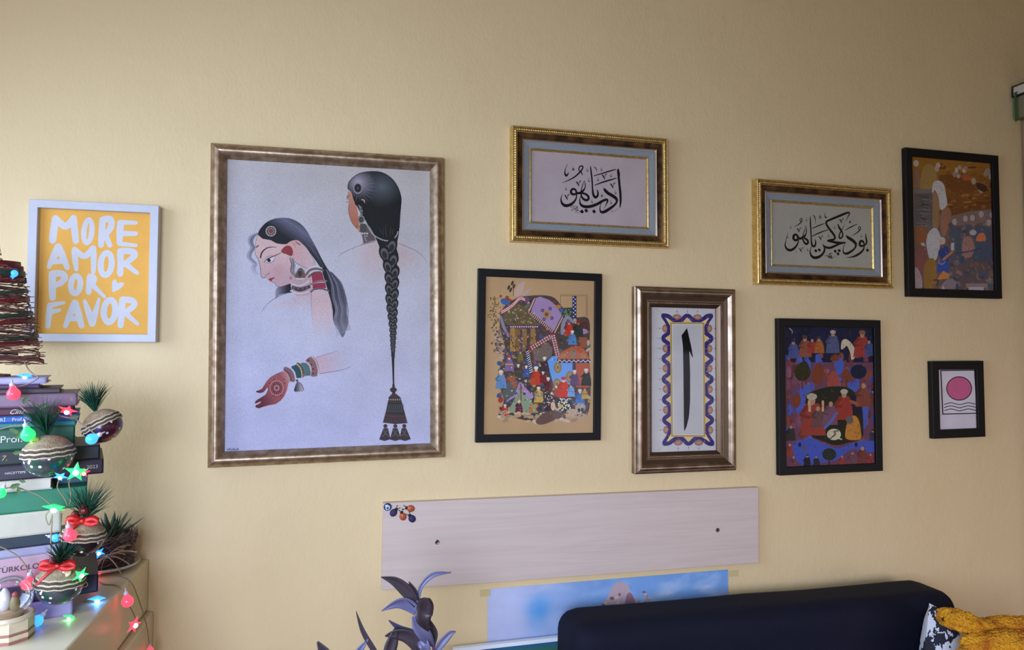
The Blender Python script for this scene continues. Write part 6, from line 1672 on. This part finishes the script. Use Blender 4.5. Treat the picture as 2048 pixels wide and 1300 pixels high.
def bauble(px, py, y, rpx, tilt, m_ball, label, button=None, bow=False, berries=0, seed=1, sprig=(0, 0, 1), sprig_len=0.055, squash=0.9, fan=0.85):
    c = onY(px, py, y); r_ = rpx / (FPX / ((c - CAMP).dot(_f)))
    e = empty('bauble', c, (0, math.radians(tilt), 0), label, 'bauble', 'knitted Christmas baubles')
    prof = [(r_ * math.sin(a), -r_ * squash * math.cos(a)) for a in [math.pi * i / 16 for i in range(1, 9)]]
    MB().lathe([(0.0005, -r_ * squash)] + prof + [(r_ * 0.99, 0.10 * r_)], 0, 32).build('ball', m_ball, e, smooth=True)
    prof = [(r_ * 1.03 * math.sin(a), -r_ * squash * 1.03 * math.cos(a)) for a in [math.pi * (0.52 + 0.47 * i / 10) for i in range(11)]]
    MB().lathe(prof + [(0.0005, r_ * squash * 1.03)], 0, 32).build('knit_cap', M_KNIT, e, smooth=True)
    for (h, m_, w_) in ((0.03, M_KNITW, 0.035), (0.11, M_KNITD, 0.05), (0.21, M_KNITW, 0.05), (0.31, M_KNITD, 0.05), (0.40, M_KNITW, 0.035)):
        rr_ = r_ * math.sqrt(max(0.05, 1 - (h / squash) ** 2)) * 1.035; n = 48; pts = []
        for i in range(n + 1):
            a = 2 * math.pi * i / n; pts.append((rr_ * math.cos(a), rr_ * math.sin(a), h * r_ + 0.018 * r_ * math.sin(a * 12)))
        MB().tube(pts, r_ * w_, seg=6, caps=False).build('wool_trim', m_, e, smooth=True)
    if button:
        bx, bz, mb_ = button
        k = math.sqrt(max(0, 1 - bx * bx - (bz / squash) ** 2))
        o = MB().lathe([(0.17 * r_, 0), (0.2 * r_, 0.04 * r_), (0.17 * r_, 0.08 * r_), (0.001, 0.06 * r_)], 0, 18, Matrix.Rotation(math.radians(60), 4, 'X')).build('button', mb_, e, loc=(bx * r_, -k * r_ * 1.02, bz * r_), smooth=True)
        for s_ in (-1, 1): MB().sphere((s_ * 0.05 * r_, -0.07 * r_, 0.035 * r_), 0.018 * r_, seg=6, rings=5).build('button_hole', M_DARK, o)
    needles(e, (0, 0, r_ * squash * 0.95), sprig, 150, sprig_len, fan, seed)
    if bow:
        bo = MB()
        for s_ in (-1, 1):
            pts = [(0, -0.35 * r_, r_ * 0.95), (s_ * 0.45 * r_, -0.5 * r_, r_ * 1.15), (s_ * 0.75 * r_, -0.5 * r_, r_ * 1.0), (s_ * 0.4 * r_, -0.55 * r_, r_ * 0.88), (0, -0.4 * r_, r_ * 0.95)]
            q_ = catmull(pts, 6); v = []; f = []
            for (x, y_, z) in q_: v += [(x, y_ - 0.10 * r_, z - 0.12 * r_), (x, y_ + 0.02 * r_, z + 0.12 * r_)]
            for i in range(len(q_) - 1): f.append((2 * i, 2 * i + 1, 2 * i + 3, 2 * i + 2))
            bo.add(v, f)
        q_ = catmull([(0, -0.42 * r_, r_ * 0.95), (-0.35 * r_, -0.75 * r_, r_ * 0.6), (-0.65 * r_, -0.85 * r_, r_ * 0.2)], 6); v = []; f = []
        for (x, y_, z) in q_: v += [(x - 0.12 * r_, y_, z), (x + 0.08 * r_, y_ - 0.02, z)] if False else [(x - 0.11 * r_, y_, z - 0.03 * r_), (x + 0.09 * r_, y_, z + 0.05 * r_)]
        for i in range(len(q_) - 1): f.append((2 * i, 2 * i + 1, 2 * i + 3, 2 * i + 2))
        bo.add(v, f).sphere((0, -0.42 * r_, r_ * 0.95), 0.13 * r_, seg=10, rings=8)
        o = bo.build('bow', M_BOW, e, smooth=True); o.modifiers.new('thick', 'SOLIDIFY').thickness = 0.0008
    r2 = random.Random(seed + 40)
    for k in range(berries):
        MB().sphere((0, 0, 0), 0.0062, seg=12, rings=8).build('berry', M_BERRY, e, loc=(r2.uniform(-0.6, 0.7) * r_, -r2.uniform(0.2, 0.6) * r_, r_ * r2.uniform(1.15, 1.7)), smooth=True)
    # hanging loop
    MB().tube(catmull([(0, 0, r_ * 0.8), (-0.006, 0.016, r_ * 1.15), (-0.010, 0.046, r_ * 1.25)], 6), 0.0008, seg=5).build('hanging_loop', M_KNITW, e)
    return e


bauble(97, 912, -0.385, 45, -3, M_BGREEN, 'dark green bauble with beige knit cap and lime button hanging mid-stack', (-0.30, 0.72, M_BUT), seed=2, sprig=(-0.15, 0, 1), sprig_len=0.058)
bauble(206, 852, -0.33, 36, -28, M_BRED, 'dark red bauble tilted over the right edge of the book stack', None, seed=3, sprig=(0.3, 0, 1), sprig_len=0.05)
bauble(166, 1076, -0.354, 39, 6, M_BBLACK, 'black-red bauble with red bow and berries beside the potted succulent', None, bow=True, berries=5, seed=4, sprig=(0.1, -0.35, 1), sprig_len=0.06)
bauble(119, 1168, -0.370, 43, 4, M_BGREEN, 'snow-dotted green bauble with red bow above the lilac paperback', (0.42, 0.66, M_BUTW), bow=True, berries=2, seed=5, sprig=(0.2, -0.85, 1), sprig_len=0.056, fan=0.6)


# ================================================================== fairy lights
def glow(name, c, strg):
    return mat(name, c, 0.2, emit=c, estr=strg)


G_R, G_G, G_B = glow('glowing red plastic', (1.0, 0.04, 0.07, 1), 2.2), glow('glowing green plastic', (0.02, 0.9, 0.12, 1), 2.0), glow('glowing blue plastic', (0.03, 0.22, 1.0, 1), 2.6)
C_R, C_G, C_B = glow('red diode', (1.0, 0.2, 0.2, 1), 16), glow('green diode', (0.3, 1.0, 0.45, 1), 18), glow('blue diode', (0.12, 0.5, 1.0, 1), 22)
M_WIRE = mat('brown twisted wire', rgb(140, 122, 98), 0.6); M_SOCK = mat('clear plastic socket', rgb(200, 190, 196), 0.2); M_LEAFG = mat('small garland leaf', rgb(66, 92, 48), 0.6)
fl = empty('fairy_light_string', (0, 0, 0), label='string of red, green and blue fairy lights wound around the book stack', cat='string lights')


def onX(px, py, x):
    d = ray(px, py); return CAMP + d * ((x - CAMP.x) / d.x)


def at3(p_): return onZ(p_[0], p_[1], p_[4]) if len(p_) > 4 else onX(p_[0], p_[1], -p_[3]) if len(p_) > 3 else onY(p_[0], p_[1], p_[2])


def W3(pts): return [tuple(at3(p_)) for p_ in pts]


wires = [
    [(48, 722, -.33), (56, 738, -.34), (66, 748, -.36), (76, 756, -.365), (50, 770, -.37), (27, 772, -.375)],
    [(27, 772, -.375), (45, 795, -.375), (65, 805, -.375), (85, 820, -.375), (105, 828, -.37), (128, 834, -.365), (150, 838, -.362), (163, 848, -.372), (178, 858, -.378), (190, 868, -.380), (193, 872, -.380)],
    [(40, 812, -.372), (55, 825, -.372), (66, 842, -.374), (75, 852, -.376)],
    [(100, 830, -.372), (70, 838, -.374), (48, 850, -.376), (25, 852, -.376), (0, 858, -.376), (-30, 862, -.376)],
    [(-20, 982, -.385), (5, 978, -.385), (30, 974, -.383), (55, 982, -.382), (80, 992, -.38), (100, 1008, -.375), (110, 1014, -.372)],
    [(110, 1014, -.372), (92, 1030, -.375), (98, 1050, -.38), (104, 1030, -.376), (102, 1075, -.385), (101, 1110, -.395)],
    [(150, 945, -.37), (138, 965, -.365), (142, 985, -.362), (140, 1010, -.36)],
    [(120, 955, -.375), (115, 975, -.372), (128, 995, -.366), (136, 1012, -.362)],
    [(200, 1152, 0, 0, ZC + .0012), (222, 1149, 0, 0, ZC + .0012), (246, 1154, 0, 0, ZC + .0013), (263, 1166, 0, .396), (274, 1190, 0, .394), (286, 1225, 0, .384), (294, 1256, 0, .382), (300, 1298, 0, .382), (306, 1330, 0, .382)],
    [(190, 1156, 0, 0, ZC + .0012), (207, 1168, 0, 0, ZC + .0012), (230, 1170, 0, 0, ZC + .0013), (244, 1179, 0, .397), (254, 1192, 0, .390)],
    [(-20, 1085, -.388), (15, 1100, -.382), (35, 1112, -.378), (50, 1130, -.376), (55, 1144, -.374)],
    [(255, 1205, 0, .385), (266, 1225, 0, .390), (272, 1240, 0, .385)],
    [(168, 1202, 0, 0, ZC + .0012), (180, 1203, 0, 0, ZC + .0012), (195, 1203, 0, 0, ZC + .0012)],
]
for w_ in wires:
    pts = catmull(W3(w_), 8)
    MB().tube(pts, 0.0011, seg=5).build('wire', M_WIRE, fl, smooth=True)
for (px, py, y, s_, ang) in ((88, 812, -.38, 8, 30), (112, 832, -.38, 6, -20), (102, 836, -.38, 6, 120), (148, 834, -.365, 9, 10), (52, 800, -.38, 9, 60), (30, 972, -.39, 9, 20), (38, 982, -.39, 7, 100), (45, 962, -.39, 6, 160), (28, 862, -.385, 9, -30), (40, 870, -.385, 10, 40), (35, 905, -.385, 8, 10)):
    c = onY(px, py, y); k = s_ * 0.00095; a = math.radians(ang)
    M_ = Matrix.Translation(c) @ Matrix.Rotation(-a, 4, 'Y')
    MB().add([(-k, 0, 0), (-0.3 * k, -0.2 * k, 0.5 * k), (0.6 * k, -0.1 * k, 0.35 * k), (k, 0, 0), (0.6 * k, -0.1 * k, -0.35 * k), (-0.3 * k, -0.2 * k, -0.5 * k), (0, 0.15 * k, 0)], [(0, 1, 6), (1, 2, 6), (2, 3, 6), (3, 4, 6), (4, 5, 6), (5, 0, 6)], 0, M_).build('leaf', M_LEAFG, fl, smooth=True)


def bulb(px, py, y, rpx, g, ang, x=None, z=None):
    """round bulb, neck pointing at angle ang (0 = up, clockwise)"""
    p_ = onX(px, py, x) if x is not None else onZ(px, py, z) if z is not None else onY(px, py, y)
    r_ = rpx / (FPX / ((p_ - CAMP).dot(_f)))
    prof = [(r_ * math.sin(a), -r_ * math.cos(a)) for a in [math.pi * i / 12 for i in range(1, 10)]]
    o = MB().lathe([(0.0003, -r_)] + prof + [(0.45 * r_, 1.05 * r_), (0.40 * r_, 1.35 * r_)], 0, 20).build('bulb', g, fl, loc=p_, rot=(0, math.radians(ang), 0), smooth=True)
    MB().lathe([(0.42 * r_, 1.3 * r_), (0.42 * r_, 1.75 * r_), (0.16 * r_, 1.9 * r_), (0.10 * r_, 2.5 * r_)], 0, 12).build('socket', M_SOCK, o, smooth=True)


def star(px, py, y, rpx, g, c, ang, yaw=0.0, tip=0.0, x=None, z=None):
    p_ = onX(px, py, x) if x is not None else onZ(px, py, z) if z is not None else onY(px, py, y)
    r_ = rpx / (FPX / ((p_ - CAMP).dot(_f))); v = [(0, -0.30 * r_, 0), (0, 0.30 * r_, 0)]
    for i in range(10):
        a = math.pi * i / 5; q_ = r_ if i % 2 == 0 else 0.42 * r_
        v.append((q_ * math.sin(a), 0, q_ * math.cos(a)))
    f = []
    for i in range(10): f += [(0, 2 + i, 2 + (i + 1) % 10), (1, 2 + (i + 1) % 10, 2 + i)]
    o = MB().add(v, f).build('star', g, fl, loc=p_, rot=(math.radians(tip), math.radians(ang), math.radians(yaw)))
    MB().sphere((0, -0.22 * r_, 0), 0.26 * r_, seg=12, rings=8).build('diode', c, o, smooth=True)


bulb(27, 788, -.385, 12, G_R, -8); bulb(56, 870, -.398, 13, G_G, -12); bulb(183, 878, -.381, 11, G_B, 60); bulb(255, 1203, 0, 11, G_R, -10, x=-0.380); bulb(55, 1168, -.369, 12, G_R, 12); bulb(74, 1242, 0, 11, G_B, 40, z=ZC + .0108)
bulb(140, 1071, -.402, 12, G_R, -10); bulb(28, 547, -.313, 7, G_B, 200); bulb(2, 987, -.392, 9, G_G, 20); bulb(112, 1076, -.366, 8, G_B, -70); bulb(300, 1300, 0, 6, G_R, 0, x=-0.376)
star(135, 821, -.37, 19, G_R, C_R, 20, 20, 55); star(152, 944, -.412, 21, G_G, C_G, 8, 15, 10); star(121, 953, -.418, 15, G_B, C_B, 30, 30, 50); star(167, 946, -.36, 13, G_R, C_R, 0, 30, 30)
star(109, 1015, -.385, 22, G_G, C_G, 5, 0, 62); star(161, 1150, -.404, 17, G_G, C_G, 25, 55, 20); star(195, 1197, 0, 18, G_B, C_B, 0, 0, 70, z=ZC + .0085); star(268, 1250, 0, 18, G_R, C_R, 20, 60, 10, x=-0.372); star(50, 751, -.36, 16, G_B, C_B, 0, 0, 75); star(187, 1150, 0, 15, G_R, C_R, 10, 30, 40, z=ZC + .011); star(197, 1106, -.12, 13, G_B, C_B, -30, 20, 20)
star(139, 1233, 0, 12, G_G, C_G, 15, 0, 74, z=ZC + .006)

# ================================================================== snow globe
c = onZ(19, 1275, ZC)
sg = empty('snow_globe', (c.x, c.y - 0.004, ZC), label='glass snow globe on a striped ivory base at the cabinet front', cat='snow globe'); sg.scale = (0.88, 0.88, 0.88)
M_IVO = mat('ivory resin', rgb(206, 190, 160), 0.45, var=0.15, vscale=40); M_STRP = mat('pink brown stripe', rgb(150, 100, 84), 0.5)
for k, (z0, z1, r_, m_) in enumerate(((0, 0.006, 0.040, M_STRP), (0.006, 0.014, 0.0405, M_IVO), (0.014, 0.019, 0.039, M_STRP), (0.019, 0.040, 0.0395, M_IVO))):
    MB().lathe([(r_, z0), (r_, z1)], 0, 8).build('base_tier', m_, sg, rot=(0, 0, math.radians(22.5)))
MB().tube([(0.036 * math.cos(a), 0.036 * math.sin(a), 0.041) for a in [2 * math.pi * i / 24 for i in range(25)]], 0.005, seg=8, caps=False).build('collar', M_IVO, sg, smooth=True)
m = bpy.data.materials.new('clear globe glass'); m.use_nodes = True; nt = m.node_tree; nt.nodes.clear()
N, L = nt.nodes.new, nt.links.new
o_ = N('ShaderNodeOutputMaterial'); mx = N('ShaderNodeMixShader'); t_ = N('ShaderNodeBsdfTransparent'); t_.inputs['Color'].default_value = (0.93, 0.93, 0.98, 1); g_ = N('ShaderNodeBsdfGlossy'); g_.inputs['Roughness'].default_value = 0.04; lw = N('ShaderNodeLayerWeight'); lw.inputs['Blend'].default_value = 0.36
L(lw.outputs['Facing'], mx.inputs['Fac']); L(t_.outputs[0], mx.inputs[1]); L(g_.outputs[0], mx.inputs[2]); L(mx.outputs[0], o_.inputs['Surface'])
MB().sphere((0, 0, 0.075), 0.038, seg=32, rings=20).build('glass_dome', m, sg, smooth=True)
fg = MB().sphere((0, 0, 0.045), (0.024, 0.024, 0.008), seg=16, rings=8).build('snow_mound', mat('tan mound', rgb(176, 140, 100), 0.7), sg, smooth=True)
MB().lathe([(0.006, 0.050), (0.010, 0.060), (0.011, 0.070), (0.008, 0.082), (0.004, 0.090), (0.001, 0.092)], 0, 16).build('figurine_body', mat('white porcelain', rgb(216, 212, 204), 0.3), sg, loc=(-0.008, 0, 0), smooth=True)
MB().lathe([(0.005, 0.050), (0.008, 0.058), (0.008, 0.068), (0.005, 0.077), (0.001, 0.079)], 0, 14).build('figurine_pot', mat('olive brown figurine', rgb(128, 110, 62), 0.5), sg, loc=(0.011, -0.005, 0), smooth=True)
MB().sphere((0.011, -0.005, 0.080), 0.0055, seg=12, rings=8).build('figurine_head', mat('rosy figurine', rgb(150, 70, 64), 0.5), sg, smooth=True)

# ================================================================== succulent in a twig basket on a saucer
c = onZ(219, 1124, ZC + 0.012); c.y = min(c.y, -0.062)
sc2 = empty('potted_succulent', (c.x, c.y, ZC), label='small succulent in a raffia-tied twig basket on a white saucer', cat='plant')
M_SAUC = mat('white glazed saucer', rgb(196, 188, 176), 0.25)
MB().lathe([(0.030, 0.0), (0.036, 0.002), (0.058, 0.009), (0.062, 0.014), (0.060, 0.015), (0.040, 0.006), (0.001, 0.005)], 0, 36).build('saucer', M_SAUC, sc2, smooth=True)
PRb, PRt, PH0, PH1 = 0.038, 0.047, 0.006, 0.074
MB().lathe([(PRb, PH0), (PRb + 0.003, PH0 + 0.02), (PRt, PH1), (PRt - 0.004, PH1), (PRt - 0.006, PH1 - 0.012), (0.001, PH1 - 0.012)], 0, 28).build('pot', mat('dark brown pot', rgb(66, 48, 44), 0.8), sc2, smooth=True)
M_STRAW = mat('grey brown straw', rgb(138, 118, 116), 0.85, var=0.5, vscale=90); mb = MB(); rr = random.Random(23)
for k in range(260):
    t = rr.random(); a0 = rr.uniform(0, 2 * math.pi); sw = rr.uniform(0.4, 1.0); r_ = PRb + (PRt - PRb) * t + rr.uniform(0.001, 0.005)
    mb.tube([((r_ + 0.002 * i) * math.cos(a0 + sw * i / 4), (r_ + 0.002 * i) * math.sin(a0 + sw * i / 4), PH0 + (PH1 - PH0) * t + rr.uniform(-0.002, 0.004) * i + 0.002 * i * t) for i in range(5)], 0.0008, seg=3, caps=False)
tag(mb.build('straw_winding', M_STRAW, sc2), kind='stuff')
M_RAF = mat('pale raffia', rgb(188, 164, 140), 0.8, var=0.25, vscale=60)
kn = Vector((0.012, -PRb - 0.009, 0.040))
for k in range(16):
    a = math.radians(rr.choice([rr.uniform(150, 260), rr.uniform(-70, 30)])); l = rr.uniform(0.03, 0.055)
    e_ = kn + Vector((math.cos(a) * l, -rr.uniform(0.0, 0.012) + (0.012 if abs(math.cos(a)) > 0.8 else 0), max(-0.036, math.sin(a) * l)))
    md = (kn + e_) / 2 + Vector((0, -0.006, 0.008))
    v = []; f = []
    q_ = catmull([tuple(kn), tuple(md), tuple(e_)], 5)
    for p_ in q_: v += [(p_[0], p_[1], p_[2] - 0.0012), (p_[0] + 0.0006, p_[1] - 0.0006, p_[2] + 0.0012)]
    for i in range(len(q_) - 1): f.append((2 * i, 2 * i + 1, 2 * i + 3, 2 * i + 2))
    o = MB().add(v, f).build('raffia_strand', M_RAF, sc2); o.modifiers.new('thick', 'SOLIDIFY').thickness = 0.0006
MB().tube([((PRb + 0.007) * math.cos(a), (PRb + 0.007) * math.sin(a), 0.040) for a in [2 * math.pi * i / 24 for i in range(25)]], 0.0022, seg=6, caps=False).build('raffia_tie', M_RAF, sc2)
MB().sphere(kn, 0.005, seg=10, rings=8).build('raffia_knot', M_RAF, sc2)
M_SUC = mat('grey green succulent', rgb(70, 98, 78), 0.45, col2=rgb(44, 70, 58), vscale=30)
for k in range(15):
    a = 2 * math.pi * k * 0.382 + 0.3; up = 0.30 + 0.05 * k; l = 0.070 - 0.0016 * k
    d = Vector((math.cos(a) * math.cos(up), math.sin(a) * math.cos(up), math.sin(up))); s_ = d.cross(Vector((0, 0, 1))).normalized(); n_ = s_.cross(d)
    b0 = Vector((0.004, 0, PH1 - 0.004)); v = []; f = []
    for i in range(7):
        t = i / 6; w_ = 0.0085 * (1 - t ** 1.6) + 0.0002; cc = b0 + d * l * t - n_ * (-0.012 * t * t)
        v += [cc - s_ * w_, cc - n_ * w_ * 0.55, cc + s_ * w_, cc + n_ * w_ * 0.25]
    for i in range(6):
        for j in range(4): f.append((i * 4 + j, i * 4 + (j + 1) % 4, (i + 1) * 4 + (j + 1) % 4, (i + 1) * 4 + j))
    MB().add(v, f).build('succulent_leaf', M_SUC, sc2, smooth=True)
